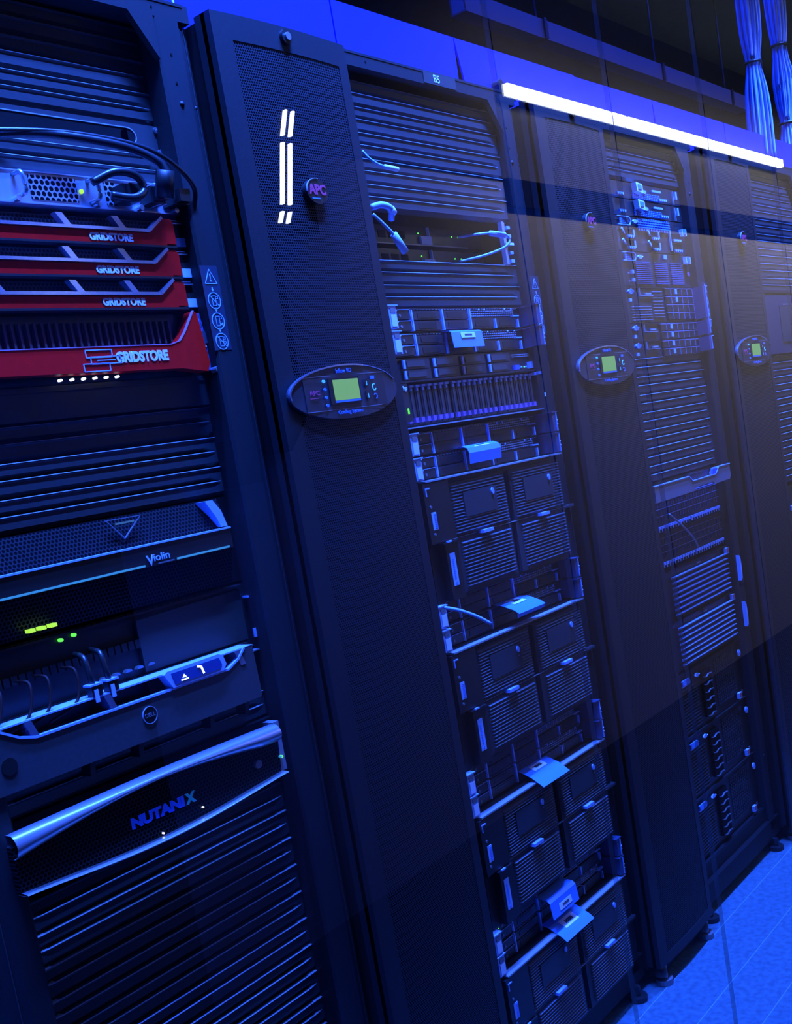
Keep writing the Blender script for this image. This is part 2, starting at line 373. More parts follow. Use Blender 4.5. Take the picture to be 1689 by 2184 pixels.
for i, x0 in enumerate(RX):
    t = thing('server_rack', rack_names[i], 'server rack', (x0, .05, 0), 'server racks in the row')
    pl, pr_ = (.055, .070) if i == 0 else (.036, .060)
    for nm, a, b in (('left_post', 0, pl), ('right_post', .6 - pr_, .6)):
        s = 1 if a == 0 else -1; o, q = (a, b) if s == 1 else (b, a)     # o outer edge, q edge at the opening
        mb = MB().plan([(q, .05), (q, .004), (q - s * .004, 0), (o + s * .024, 0), (o + s * .020, .004), (o + s * .012, .006), (o + s * .001, .012), (o + s * .001, .05)][::s], .055, 1.985)
        if s == -1 or i == 0: mb.poly3([(q, 0, 1.925), (q, 0, 1.985), (q + s * .045, 0, 1.985), (q, .01, 1.925), (q, .01, 1.985), (q + s * .045, .01, 1.985)], [(0, 1, 2), (3, 5, 4), (0, 2, 5, 3), (1, 4, 5, 2), (0, 3, 4, 1)])
        p = mb.build(nm, POST, t)
        if nm == 'right_post':
            for zz in (1.866, .28):
                MB().sphere((o - .045, .001, zz), .0045).build('rivet', POST, p, smooth=True); MB().sphere((o - .012, .008, zz), .004).build('rivet', POST, p, smooth=True)
            for q in (1.935, 1.895): MB().ell(o - .048, q, .002, .002, -.0008, .001, 8).build('screw_hole', DEEP, p)
        MB().box(o + s * .0115, o + s * .0125, .0045, .012, .06, 1.98).build('post_seam', SLATE, p)
    mb = MB().box(0, .6, .0, .05, 1.985, 2.010).box(.01, .59, -.001, .0, 2.006, 2.0105)
    tr = mb.build('top_rail', POST, t)
    for q in (.11, .53): MB().ell(q, 1.997, .002, .002, -.0008, .001, 8).build('screw_hole', DEEP, tr)
    MB().box(.0, .6, .05, 1.0, 2.0, 2.01).build('roof', RACK, t)
    MB().box(.0, .008, .05, 1.0, .055, 2.0).build('side_panel', RACK, t)
    MB().box(.592, .6, .05, 1.0, .055, 2.0).build('side_panel', RACK, t)
    MB().box(.008, .592, .98, .99, .055, 2.0).build('rear_panel', DEEP, t)
    MB().box(0, .6, 0, .05, .03, .085).box(0, .6, -.002, .0, .082, .085).box(0, .6, .05, .95, .03, .05).box(.06, .54, .012, .05, .085, .125).box(.06, .54, .010, .014, .122, .125).build('base', RACK, t)
    for a, b in ((.036 if i else .048, .056), (.5435, .555 if i else .5435 + .004)):
        rl = MB().box(a, b, .030 if i else .05, .05, .09, 1.98)
        rl.build('mounting_rail', BLACK, t)
    for fx in (.06, .54):
        f = MB().ell(fx, .0, .0, .0, 0, .001, 3) if False else MB()
        f.tube([(fx, -.008, .001), (fx, -.008, .012)], .022, 16).tube([(fx, -.008, .012), (fx, -.008, .034)], .008, 10).build('levelling_foot', DARK, t)
    warning_marks(t, [.545, .571, .572, .572][i], [1.6175, 1.6165, 1.614, 1.614][i], 0.0)
    if i == 1:
        pn = MB().box(.280, .385, -.0015, 0, 1.987, 2.009).build('name_plate', mat('name_plate_film', (.03, .04, .045), .4), t)
        text('B5', 'plate_text', WHITE, pn, .312, -.0016, 1.991, .018, .014)

# ------------------------------------------------------------------ cooling units
def front_y(x): return .0065 * ((x - .15) / .15) ** 2
def bowed(xs, z0, z1, dy, th):
    pts = [(x, front_y(x) + dy) for x in xs] + [(x, front_y(x) + dy + th) for x in reversed(xs)]
    return MB().plan(pts, z0, z1)
def warp(o):
    if o.type == 'MESH':
        for v in o.data.vertices: v.co.y += front_y(max(.0, min(.30, v.co.x)))
    for c in o.children: warp(c)
def cooling_unit(x0, label):
    t = thing('cooling_unit', label, 'cooling unit', (x0, 0, 0), 'tall perforated cooling units between the racks')
    MB().box(.004, .296, .040, 1.0, .04, 1.985).build('body', RACK, t)
    xs = [.0 + .3 * k / 14 for k in range(15)]
    d = bowed(xs, .05, .075, 0, .02)
    d2 = bowed(xs, 1.953, 1.991, 0, .02); d3 = bowed([0, .012, .024, .036], .075, 1.953, 0, .02); d4 = bowed([.276, .285, .293, .3], .075, 1.953, 0, .02)
    for q in (d2, d3, d4):
        me = bpy.data.meshes.new('q'); q.bm.to_mesh(me); d.bm.from_mesh(me); q.bm.free(); bpy.data.meshes.remove(me)
    d.box(.0, .3, .018, .040, .05, 1.991)
    MBd = d.build('door_frame', POST, t)
    bowed([.036 + .24 * k / 12 for k in range(13)], .075, 1.953, .0012, .004).build('perforated_panel', PERF, t)
    k = MB().ell(.148, 1.974, .0115, .0115, front_y(.15) - .006, front_y(.15) + .004, 24).build('lock', BLACK, t)
    MB().ell(.148, 1.974, .006, .006, front_y(.15) - .009, front_y(.15) - .005, 16).build('lock_core', STEEL, k)
    # small oval badge
    zc = 1.7405; xc = .152; y = front_y(xc)
    b = MB().ell(xc, zc, .0245, .0195, y - .009, y + .004, 36).build('badge', BLACK, t)
    MB().ring(xc, zc, .0250, .0200, .0011, y - .0105, y - .008, 20, 80, 185).build('rim', EDGE, b)
    text('APC', 'badge_text', REDLOGO, b, xc - .0205, y - .0092, zc - .006, .040, .0165, bold=.045)
    MB().box(xc - .015, xc + .004, y - .0097, y - .009, zc - .0125, zc - .0105).build('badge_line', SCRBLUE, b)
    # wide oval display
    zc = 1.4268; xc = .124; y = .002; old = set(t.children)
    xb = .145; b = MB().disc_cols(xb, zc, .132, .0425, y - .0085, .004).build('display_bezel', mat('display_plastic', (.045, .047, .06), .4), t)
    MB().ring(xb, zc, .1330, .0435, .0026, y - .0115, y - .007, 34, 70, 188).build('rim', CHROME, b)
    MB().ring(xb, zc, .1325, .0430, .0010, y - .0105, y - .007, 24, 20, 70).build('rim', EDGE, b)
    bx = MB().box(xc - .080, xc + .116, y - .0104, y - .0098, zc - .0265, zc + .0265); y2 = y - .0104
    pb = bx.build('control_plate', mat('control_plate_film', (.03, .032, .04), .3), t)
    MB().box(xc - .081, xc + .116, y2 - .0006, y2, zc + .0262, zc + .0270).box(xc - .081, xc + .1, y2 - .0006, y2, zc - .0272, zc - .0264).build('plate_edge', EDGE, pb)
    MB().box(xc - .026, xc + .048, y2 - .0012, y2, zc - .019, zc + .0225).build('screen_surround', BLACK, pb)
    MB().box(xc - .016, xc + .045, y2 - .0018, y2 - .001, zc - .013, zc + .0195).build('screen', SCREEN, t)
    MB().box(xc - .016, xc + .045, y2 - .0018, y2 - .001, zc - .0165, zc - .0135).build('screen_foot', SCRBLUE, pb)
    text('APC', 'plate_logo', REDLOGO, pb, xc - .071, y2 - .0004, zc - .002, .023, .0075, bold=.03)
    MB().box(xc - .071, xc - .052, y2 - .0009, y2 - .0003, zc - .0068, zc - .0055).build('plate_line', REDLOGO, pb)
    for q, zz in enumerate((.0185, .006, -.0065, -.019)):
        MB().ell(xc - .036, zc + zz, .0032, .0024, y2 - .002, y2, 12).build('status_light', CYAN if q == 0 else SCRBLUE, t)
    for zz in (.010, -.010):
        MB().ell(xc + .066, zc + zz, .0055, .0075, y2 - .0015, y2, 18).build('arrow_key', DARK, t)
        MB().box(xc + .0652, xc + .0668, y2 - .0022, y2 - .0014, zc + zz - .0035, zc + zz + .0035).build('arrow', CYAN, t)
    MB().ring(xc + .086, zc + .003, .0052, .0058, .0014, y2 - .0015, y2, 16, 60, 330).build('return_key', CYAN, t)
    MB().ring(xc + .086, zc - .012, .0045, .0045, .0012, y2 - .0015, y2, 14, -90, 150).build('help_key', SCRBLUE, t)
    MB().box(xc + .079, xc + .089, y2 - .0015, y2, zc + .0165, zc + .0215).build('menu_key', SCRBLUE, t)
    text('InRow RD', 'display_text', SCRBLUE, b, xc - .003, y - .0102, zc + .0300, .037, .0068)
    text('Cooling System', 'display_text', SCRBLUE, b, xc - .013, y - .0102, zc - .0365, .060, .0078)
    for c in [c for c in t.children if c not in old]: warp(c)
    MB().box(.02, .28, .03, .05, .012, .05).build('plinth', RACK, t)
    for fx in (.03, .27):
        MB().tube([(fx, .018, .001), (fx, .018, .014)], .02, 16).tube([(fx, .018, .014), (fx, .018, .05)], .009, 10).build('levelling_foot', GREY, t)
        MB().sphere((fx - .012, .02, .035), .017, 12).build('caster', BLACK, t, smooth=True)
    return t
cooling_unit(0, 'tall perforated cooling unit nearest the viewer, right of the red servers')
cooling_unit(.9, 'tall perforated cooling unit right of the rack marked B5')
cooling_unit(1.8, 'tall perforated cooling unit farthest away, near the right edge')

# ------------------------------------------------------------------ blanking panels
def blank_mesh(W=.482, H=.0443, mid=True):
    zs = [(H, .006, 0), (H - .0004, -.0010, 0), (H - .0014, -.0024, 0), (H - .0026, -.0020, 0), (H - .0042, 0, 0), (H / 2 + .0075, 0, 0), (H / 2 + .0012, .007, 1), (H / 2 + .0008, -.0010, 1), (H / 2 - .0002, -.0024, 1), (H / 2 - .0014, -.0020, 1), (H / 2 - .0030, 0, 0), (.0065, 0, 0), (0, .006, 0)]
    m = .024; xs = [(0, 0), (m - .012, 0), (m + .004, 1), (W - m - .004, 1), (W - m + .012, 0), (W, 0)]
    mb = MB(); grid = []
    for x, f in xs:
        col = []
        for z, y, ms in zs: col.append(mb.bm.verts.new((x, y * (f if ms else 1), z)))
        grid.append(col)
    for a, b in zip(grid, grid[1:]):
        for k in range(len(zs) - 1): mb.bm.faces.new((a[k], b[k], b[k + 1], a[k + 1]))
    bk = [[mb.bm.verts.new((x, .014, z)) for z in (H, 0)] for x in (0, W)]
    f = mb.bm.faces
    f.new(bk[0][:1] + bk[1][:1] + [g[0] for g in grid[::-1]]); f.new([bk[0][1]] + [g[-1] for g in grid] + [bk[1][1]])
    f.new([bk[0][0]] + grid[0] + [bk[0][1]]); f.new([bk[1][1]] + grid[-1][::-1] + [bk[1][0]]); f.new([bk[0][0], bk[0][1], bk[1][1], bk[1][0]])
    return mb
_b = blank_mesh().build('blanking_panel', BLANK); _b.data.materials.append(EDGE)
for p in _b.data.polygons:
    if p.area < .482 * .0020 and min(_b.data.vertices[i].co.y for i in p.vertices) < -.001 and p.normal.z > .05: p.material_index = 1  # up-facing lips coloured paler to imitate overhead light caught on them
_first = [True]
ORD = ['topmost', 'second', 'third', 'fourth', 'fifth', 'sixth', 'seventh', 'eighth', 'ninth', 'tenth', 'eleventh', 'twelfth', 'thirteenth', 'fourteenth', 'fifteenth']
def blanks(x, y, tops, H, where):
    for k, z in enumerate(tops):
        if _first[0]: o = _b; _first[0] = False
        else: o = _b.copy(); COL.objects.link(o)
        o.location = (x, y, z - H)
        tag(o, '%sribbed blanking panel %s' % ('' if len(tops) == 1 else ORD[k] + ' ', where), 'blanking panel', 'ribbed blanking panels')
AX, AY, BX, BY, CX_, CY_ = -.5435, .09, .3570, .07, 1.2570, .07
DX_, DY_ = 2.157, .07
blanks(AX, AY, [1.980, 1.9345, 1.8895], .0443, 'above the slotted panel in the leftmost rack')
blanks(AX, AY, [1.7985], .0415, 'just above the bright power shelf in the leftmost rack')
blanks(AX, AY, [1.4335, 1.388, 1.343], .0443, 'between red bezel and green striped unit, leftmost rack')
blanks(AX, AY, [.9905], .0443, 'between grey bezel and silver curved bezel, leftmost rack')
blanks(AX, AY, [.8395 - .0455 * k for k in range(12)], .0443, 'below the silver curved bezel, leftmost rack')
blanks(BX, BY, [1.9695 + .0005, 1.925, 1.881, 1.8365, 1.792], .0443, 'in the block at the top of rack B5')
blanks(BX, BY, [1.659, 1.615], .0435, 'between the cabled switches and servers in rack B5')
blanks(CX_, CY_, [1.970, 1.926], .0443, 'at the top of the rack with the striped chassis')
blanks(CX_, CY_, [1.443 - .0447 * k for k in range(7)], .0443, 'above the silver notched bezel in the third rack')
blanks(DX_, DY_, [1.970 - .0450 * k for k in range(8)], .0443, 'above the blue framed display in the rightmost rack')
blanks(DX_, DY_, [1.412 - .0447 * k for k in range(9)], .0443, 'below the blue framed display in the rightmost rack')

# ------------------------------------------------------------------ leftmost rack
L0 = AX  # left edge of the equipment
t = thing('slotted_panel', 'dark cable pass through panel with a long rounded slot in the leftmost rack', 'rack panel', (AX, AY, 1.800))
W = .482; sl = [(.06 + .011 * math.cos(math.radians(a)), .012 + .011 + .011 * math.sin(math.radians(a))) for a in range(90, 271, 15)]
MB().box(0, W, 0, .004, 0, .044).build('plate', BLANK, t)
MB().ell(.42, .024, .013, .011, -.0008, .0002, 20).box(.06, .42, -.0008, .0002, .013, .035).build('slot', DEEP, t)
MB().ring(.42, .024, .0145, .0125, .0014, -.002, 0, 20, -90, 90).box(.06, .42, -.002, 0, .0355, .0368).box(.3, .42, -.002, 0, .0115, .0125).build('slot_rim', EDGE, t)
for z in (.006, .038): MB().ell(.474, z, .0045, .0045, -.004, .0, 14).ell(.474, z, .0018, .0018, -.005, -.003, 6).build('screw', STEEL, t)

t = thing('power_shelf', 'bright metal power shelf with honeycomb grilles and plugs in the leftmost rack', 'power supply', (AX, AY - .015, 1.7125))
BSTEEL = mat('pale_metal', (.42, .46, .56), .35, .6)
MB().box(0, .476, 0, .5, 0, .043).box(0, .476, -.002, 0, .0415, .043).box(0, .476, -.004, 0, 0, .0015).build('chassis', BSTEEL, t)
for k, gx in enumerate((-.02 + .02, .215, .335)):
    g = MB().box(gx + .012, gx + (.085 if k < 2 else .03), -.0012, .0, .007, .038).build('grille', GRILL, t)
for gx in (.205, .150, .32, .425):
    MB().tube(curve([(gx, 0, .036), (gx, -.018, .035), (gx + .002, -.020, .022), (gx + .002, -.018, .010), (gx, 0, .008)], 4), .003, 8).build('handle', STEEL, t, smooth=True)
MB().ell(.307, .022, .003, .003, -.003, 0, 12).build('status_light', YEL, t)
for gx in (.20, .325, .398, .462): MB().tube([(gx, -.012, .004), (gx, 0, .004)], .004, 10).build('thumbscrew', STEEL, t)
for gx in (.358, .405, .447):
    p = MB().box(gx, gx + .028, -.026, 0, .008, .030).box(gx + .004, gx + .024, -.036, -.026, .010, .028).build('socket_block', BLACK, t)
    MB().box(gx + .028, gx + .032, -.02, 0, .008, .034).build('clip', BSTEEL, p)
def plug_cable(name, label, pts, r, m, cat='cable', group=None, plug=None):
    t = thing(name, label, cat, pts[0], group)
    o = Vector(pts[0])
    MB().tube([p - o for p in curve(pts, 8)], r, 10).build('cord', m, t, smooth=True)
    if plug:
        a, b, pm, pr = plug
        MB().tube([Vector(a) - o, (Vector(a) + Vector(b)) / 2 - o, Vector(b) - o], pr, 10).build('plug', pm, t, smooth=True)
    return t
plug_cable('power_cable', 'thick black power cable arching down to the plug on the bright power shelf', [(-.375, .085, 1.796), (-.30, .06, 1.800), (-.215, .04, 1.792), (-.165, .03, 1.782), (-.137, .02, 1.766), (-.131, .015, 1.750)], .0058, CABLEK, group='power cables of the leftmost rack',
           plug=((-.131, .018, 1.756), (-.131, .03, 1.722), BLACK, .013))
plug_cable('power_cable', 'thin shiny black cable running down to the right rack post', [(-.40, .085, 1.800), (-.29, .055, 1.802), (-.20, .04, 1.797), (-.14, .03, 1.785), (-.095, .03, 1.765), (-.062, .04, 1.742), (-.058, .055, 1.712)], .0036, CABLEK, group='power cables of the leftmost rack')
plug_cable('power_cable', 'black coiled cable lying in front of the honeycomb grille', [(-.235, .05, 1.740), (-.205, .035, 1.752), (-.175, .03, 1.748), (-.165, .03, 1.730), (-.185, .03, 1.718), (-.215, .04, 1.722)], .0055, CABLEK, group='power cables of the leftmost rack')

def thin_red(z, label, H=.041):
    t = thing('storage_server', label, 'server', (AX, .06, z), 'thin servers with red bezels')
    MB().box(0, .482, .03, .6, .0, .0415).build('chassis', DEEP, t)
    b = [(0, .0), (.428, .0), (.428, .004), (.446, .004), (.446, .033), (.442, .0395), (.424, .0395), (.396, .018), (0, .018)]
    MB().prism(b, 0, .012).build('bezel', RED, t)
    MB().box(.0, .445, -.002, .012, -.0015, .0015).build('bezel_foot', BLACK, t)
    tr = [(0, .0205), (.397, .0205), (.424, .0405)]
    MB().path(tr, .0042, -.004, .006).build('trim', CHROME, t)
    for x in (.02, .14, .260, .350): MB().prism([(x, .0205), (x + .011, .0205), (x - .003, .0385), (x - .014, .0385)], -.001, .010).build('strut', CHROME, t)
    MB().box(0, .424, .018, .024, .018, .040).build('grille', MESH, t)
    e = MB().box(.4480, .478, .012, .03, .0, .040).build('ear', BLACK, t)
    MB().box(.4490, .470, .008, .012, .0355, .0375).box(.4490, .466, .008, .012, .0395, .0405).build('ear_slot', CHROME, e)
    MB().box(.4560, .4730, .0105, .012, .004, .0165).build('ear_label', PALE, e)
    text('GRIDSTORE', 'bezel_text', WHITE, t, .294, -.0004, .0042, .073, .0108, bold=.05)
thin_red(1.6620, 'topmost of the three thin servers with red bezels, under the power shelf')
thin_red(1.6180, 'middle one of the three thin servers with red bezels')
thin_red(1.5745, 'lowest of the three thin servers with red bezels, above the large red one')

t = thing('storage_array', 'large server with tall red winged bezel and outlined logo in the leftmost rack', 'server', (AX, .055, 1.482))
MB().box(0, .478, .035, .6, .0, .088).build('chassis', DEEP, t)
MB().prism([(0, .011), (.408, .0065), (.4560, .0), (.462, .012), (.4540, .084), (.4480, .088), (.425, .058), (.413, .046), (.395, .041), (0, .0425)], 0, .02).build('bezel', RED, t)
MB().path([(0, .0425), (.395, .0412), (.413, .046), (.425, .058), (.4480, .088)], .0012, -.001, .004).build('bezel_rim', mat('pink_edge', (.6, .3, .5), .3, .4), t)
MB().box(0, .43, .024, .030, .040, .088).build('grille', BLACK, t)
for k in range(36): MB().box(.02 + k * .0112, .0235 + k * .0112, .018, .024, .046, .078).build('grille_bar', BLANK, t)
m = MB()
for (a, b, c, d) in ((.2455, .288, .0275, .0375), (.252, .301, .019, .0285), (.2390, .281, .0095, .0195)): m.path([(a, c), (b, c), (b, d), (a, d)], .0012, -.0012, 0, True)
m.path([(.262, .0235), (.292, .0235)], .0012, -.0012, 0)
m.build('logo', PALE, t)
text('GRIDSTORE', 'bezel_text', WHITE, t, .294, -.0004, .0185, .091, .0155, bold=.05)
for k in range(6): MB().ell(.213 + k * .0186, .0035, .0022, .0018, .018, .024, 10).build('status_light', WLED, t)
c = MB().prism([(.4600, .087), (.4700, .087), (.4790, .006), (.4690, .002)], .012, .03).build('side_card', mat('circuit_card', (.10, .2, .5), .35, .4, noise=.7, nscale=260), t)
for q, w in ((.4635, .078), (.4695, .038)): MB().ell(q, w, .0018, .0018, .010, .012, 10).build('rivet', WHITE, c)
MB().prism([(.4640, .060), (.4730, .060), (.4750, .042), (.4660, .042)], .0095, .012).build('card_tab', CHROME, c)
MB().ell(.477, .002, .0055, .0055, .0, .012, 14).build('screw', STEEL, t)
t = thing('plain_panel', 'plain dark cover strip under the large red bezel', 'rack panel', (AX, .085, 1.437))
MB().box(0, .482, 0, .01, 0, .0435).box(0, .482, -.002, 0, .036, .0372).build('plate', BLANK, t)

t = thing('flash_array', 'black mesh fronted unit with a green stripe and white wordmark in the leftmost rack', 'storage unit', (AX, .06, 1.166))
MB().box(0, .478, .03, .6, 0, .131).build('chassis', DEEP, t)
MB().prof([(.004, .085), (.020, .130), (.024, .130), (.012, .085)], 0, .445).build('upper_mesh', MESH, t)
MB().prof([(.020, .002), (.004, .055), (.012, .055), (.024, .002)], 0, .445).build('lower_mesh', MESH, t)
MB().box(0, .4400, -.004, .012, .055, .084).build('center_band', BLACK, t)
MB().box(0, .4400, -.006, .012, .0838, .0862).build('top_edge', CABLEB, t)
MB().box(0, .273, -.0048, -.004, .0560, .0588).box(.330, .4320, -.0048, -.004, .0560, .0588).build('green_stripe', GREENLINE, t)
text('V', 'wordmark', PALE, t, .2770, -.0044, .0560, .013, .0150, bold=.01)
text('iolin', 'wordmark', PALE, t, .2895, -.0044, .0610, .0285, .0105, bold=.012)
MB().box(.296, .325, -.0048, -.004, .0562, .0580).build('small_print', GREY, t)
MB().prism([(.402, .129), (.417, .129), (.430, .112), (.437, .088), (.425, .088), (.418, .104)], -.003, .02).build('handle', CABLEB, t)
m = MB().path([(.230, .128), (.288, .127), (.256, .100)], .0012, .0035, .006, True); m.build('triangle_mark', GREY, t)
MB().box(.244, .276, .0035, .006, .120, .1225).build('mark_bar', mat('olive_bar', (.30, .30, .12), .5), t)
for k in range(3): MB().box(.082 + k * .016, .091 + k * .016, .002, .012, .008, .0125).build('status_light', YEL, t)

t = thing('network_switch', 'black deep switch with green lights and patch leads above the grey bezel', 'network switch', (AX, .08, 1.064))
MB().box(0, .478, .01, .5, 0, .098).box(0, .46, -.002, .01, .094, .097).build('chassis', BLACK, t)
MB().prism([(.26, .012), (.46, .012), (.46, .090), (.26, .086)], .004, .012).build('filler_plate', mat('warm_black', (.028, .026, .022), .6), t)
for x, z in ((.139, .088), (.160, .090), (.175, .008), (.198, .013)): MB().ell(x, z, .0028, .0024, .004, .012, 10).build('status_light', GREEN, t)
for k in range(5): MB().prism([(.185 + k * .020, .020), (.197 + k * .020, .020), (.195 + k * .020, .0235), (.188 + k * .020, .0235)], .002, .012).build('port_latch', GREY, t)
MB().box(.469, .478, .0, .012, .074, .077).build('ear_slot', CABLEB, t)
MB().box(.4680, .4780, -.002, .0, .012, .026).build('ear_label', PALE, t)
for k in range(22):
    MB().box(.01 + k * .0115, .019 + k * .0115, .004, .012, .048, .060).build('port', DARK, t)
for i, x in enumerate((.150, .176)):
    q = thing('patch_cable', ['left black patch lead with pale plug hanging from the switch with green lights', 'right black patch lead with pale plug hanging from the switch with green lights'][i], 'cable', (AX + x, .05, 1.08), 'patch leads of the leftmost rack')
    MB().tube(curve([(0, .03, .05), (-.002, .008, .045), (-.004, .0, .025), (-.002, .0, .006)], 5), .004, 8).build('cord', CABLEK, q, smooth=True)
    MB().box(-.009, .007, -.006, .006, -.006, .008).build('plug', DARK, q); MB().box(-.0065, -.0005, -.0075, -.006, -.014, .003).build('plug_label', PALE, q)
    MB().box(-.012, .008, -.008, .008, .008, .0105).build('collar', CABLEB, q)
for i in range(4):
    x = .02 + i * .036 + random.uniform(-.008, .008)
    plug_cable('patch_cable', 'dark patch lead crossing the switch face in the leftmost rack', [(AX + x, .082, 1.118), (AX + x + .004, .058, 1.112), (AX + x - .012 + i * .002, .052, 1.075), (AX + x - .05, .052, 1.06)], .002, mat('brown_cable', (.03, .010, .008), .6, spec=.15), group='dark patch leads over the black switch')

t = thing('storage_server', 'wide server with matt grey bezel, cut-outs and a lit panel, lower left', 'server', (AX, .045, .993))
MB().box(0, .478, .05, .6, .002, .080).build('chassis', DEEP, t)
lo = [(-.02, .0), (.4280, .0), (.4310, .004), (.4290, .080), (.412, .080), (.394, .066), (.374, .0560), (.30, .0550), (.05, .0560), (.028, .062), (.0, .078), (-.02, .078)]
MB().prism(lo, 0, .03).build('bezel', SLATE, t)
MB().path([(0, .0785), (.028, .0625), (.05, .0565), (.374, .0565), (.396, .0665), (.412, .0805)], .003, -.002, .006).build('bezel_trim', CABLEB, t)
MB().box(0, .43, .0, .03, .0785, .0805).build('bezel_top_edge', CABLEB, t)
for x in (.045, .165, .40): MB().prism([(x, .056), (x + .010, .056), (x + .002, .079), (x - .009, .079)], -.001, .02).build('strut', CHROME, t)
p = MB().prism([(.268, .058), (.362, .058), (.370, .066), (.366, .080), (.358, .0835), (.262, .0825), (.256, .079)], -.004, .012).build('panel_surround', CABLEB, t)
MB().prism([(.272, .062), (.356, .062), (.361, .068), (.357, .0785), (.268, .0785)], -.0048, -.004).build('panel_window', mat('panel_dark_blue', (.02, .06, .25), .2), p)
MB().prism([(.283, .064), (.296, .064), (.296, .066), (.283, .066)], -.0056, -.0048).prism([(.286, .068), (.293, .068), (.2895, .0725)], -.0056, -.0048).path([(.315, .0765), (.322, .0745), (.325, .064)], .003, -.0056, -.0048).build('panel_light', WLED, p)
b = MB().ell(.222, .0330, .0115, .0115, -.0015, .001, 32).build('badge', BLACK, t)
MB().ring(.222, .0330, .0122, .0122, .0009, -.0022, .0, 32).build('badge_rim', EDGE, b)
text('DELL', 'badge_text', GREY, b, .2135, -.0018, .0305, .017, .0055)
MB().ell(.006, .033, .011, .011, -.0015, .001, 24).build('lock_hole', BLACK, t)
MB().box(0, .45, .03, .045, .052, .080).build('inner_grille', BLACK, t)
for x in (.12, .20, .33, .40): MB().prism([(x, -.02), (x + .008, -.02), (x + .011, .0), (x + .003, .0)], .01, .03).build('foot_tab', DARK, t)
MB().box(.4740, .4825, .030, .045, .030, .042).build('ear_label', PALE, t)
MB().box(.4600, .4780, .034, .045, .062, .064).build('ear_slot', EDGE, t)

t = thing('appliance', 'appliance with curved silver bezel and blue wordmark at lower left', 'server', (AX, .03, .858))
MB().box(0, .478, .05, .6, .0, .090).build('chassis', DEEP, t)
n = 40; topu, topl, botu, botl = [], [], [], []
for k in range(n + 1):
    u = k / n; x = -.02 + u * .452
    s = abs(2 * u - 1) ** 1.6
    up = .0905 + .003 * (1 - s); lw = .0605 + .0225 * (1 - s)
    if u > .93: lw += (u - .93) / .07 * .004
    topu.append((x, up)); topl.append((x, lw))
    cu = .0155 - .0150 * math.sin(math.pi * min(1, u * 1.0)) ** 1.2
    botu.append((x, cu + .0022 + .0034 * math.sin(math.pi * u))); botl.append((x, cu - .001))
def curved_bar(up, lo, dep):
    mb = MB(); rows = []
    m_ = 8
    for j in range(m_ + 1):
        v = j / m_
        rows.append([mb.bm.verts.new((a[0], -dep * math.sin(math.pi * v) ** .7, a[1] * (1 - v) + b[1] * v)) for a, b in zip(up, lo)])
    for r1, r2 in zip(rows, rows[1:]):
        for k in range(len(r1) - 1): mb.bm.faces.new((r1[k], r1[k + 1], r2[k + 1], r2[k]))
    bk = [[mb.bm.verts.new((a[0], .012, a[1])) for a in q] for q in (up, lo)]
    for k in range(len(up) - 1):
        mb.bm.faces.new((rows[0][k + 1], rows[0][k], bk[0][k], bk[0][k + 1])); mb.bm.faces.new((rows[-1][k], rows[-1][k + 1], bk[1][k + 1], bk[1][k])); mb.bm.faces.new((bk[0][k], bk[1][k], bk[1][k + 1], bk[0][k + 1]))
    return mb
curved_bar(topu, topl, .010).build('top_bar', SILVER, t, smooth=True)
curved_bar(botu, botl, .010).build('bottom_bar', SILVER, t, smooth=True)
MB().prism([(-.02, .016), (.43, .016), (.435, .07), (.43, .085), (.22, .088), (-.02, .075)] , .004, .016).prism([(-.02, .016), (.2, .0), (.43, .016)], .004, .016).build('mesh_front', MESH, t)
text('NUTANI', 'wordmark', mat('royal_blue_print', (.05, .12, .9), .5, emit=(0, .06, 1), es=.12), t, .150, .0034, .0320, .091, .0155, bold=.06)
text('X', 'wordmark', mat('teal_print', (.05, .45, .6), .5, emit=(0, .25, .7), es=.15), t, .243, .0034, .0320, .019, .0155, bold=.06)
MB().box(.434, .446, .008, .03, .016, .092).build('ear', BSTEEL, t)
MB().ell(.437, .038, .0022, .0022, .004, .008, 10).build('status_light', GREEN, t)
MB().ell(.431, .040, .0018, .0018, .0, .008, 10).build('status_light', CYAN, t)
MB().ell(.384, .044, .007, .006, -.001, .006, 16).build('lock', GREY, t)
for x, z in ((.196, .010), (.270, .0195)): MB().ell(x, z, .0013, .0013, .001, .005, 8).build('pin_light', WLED, t)

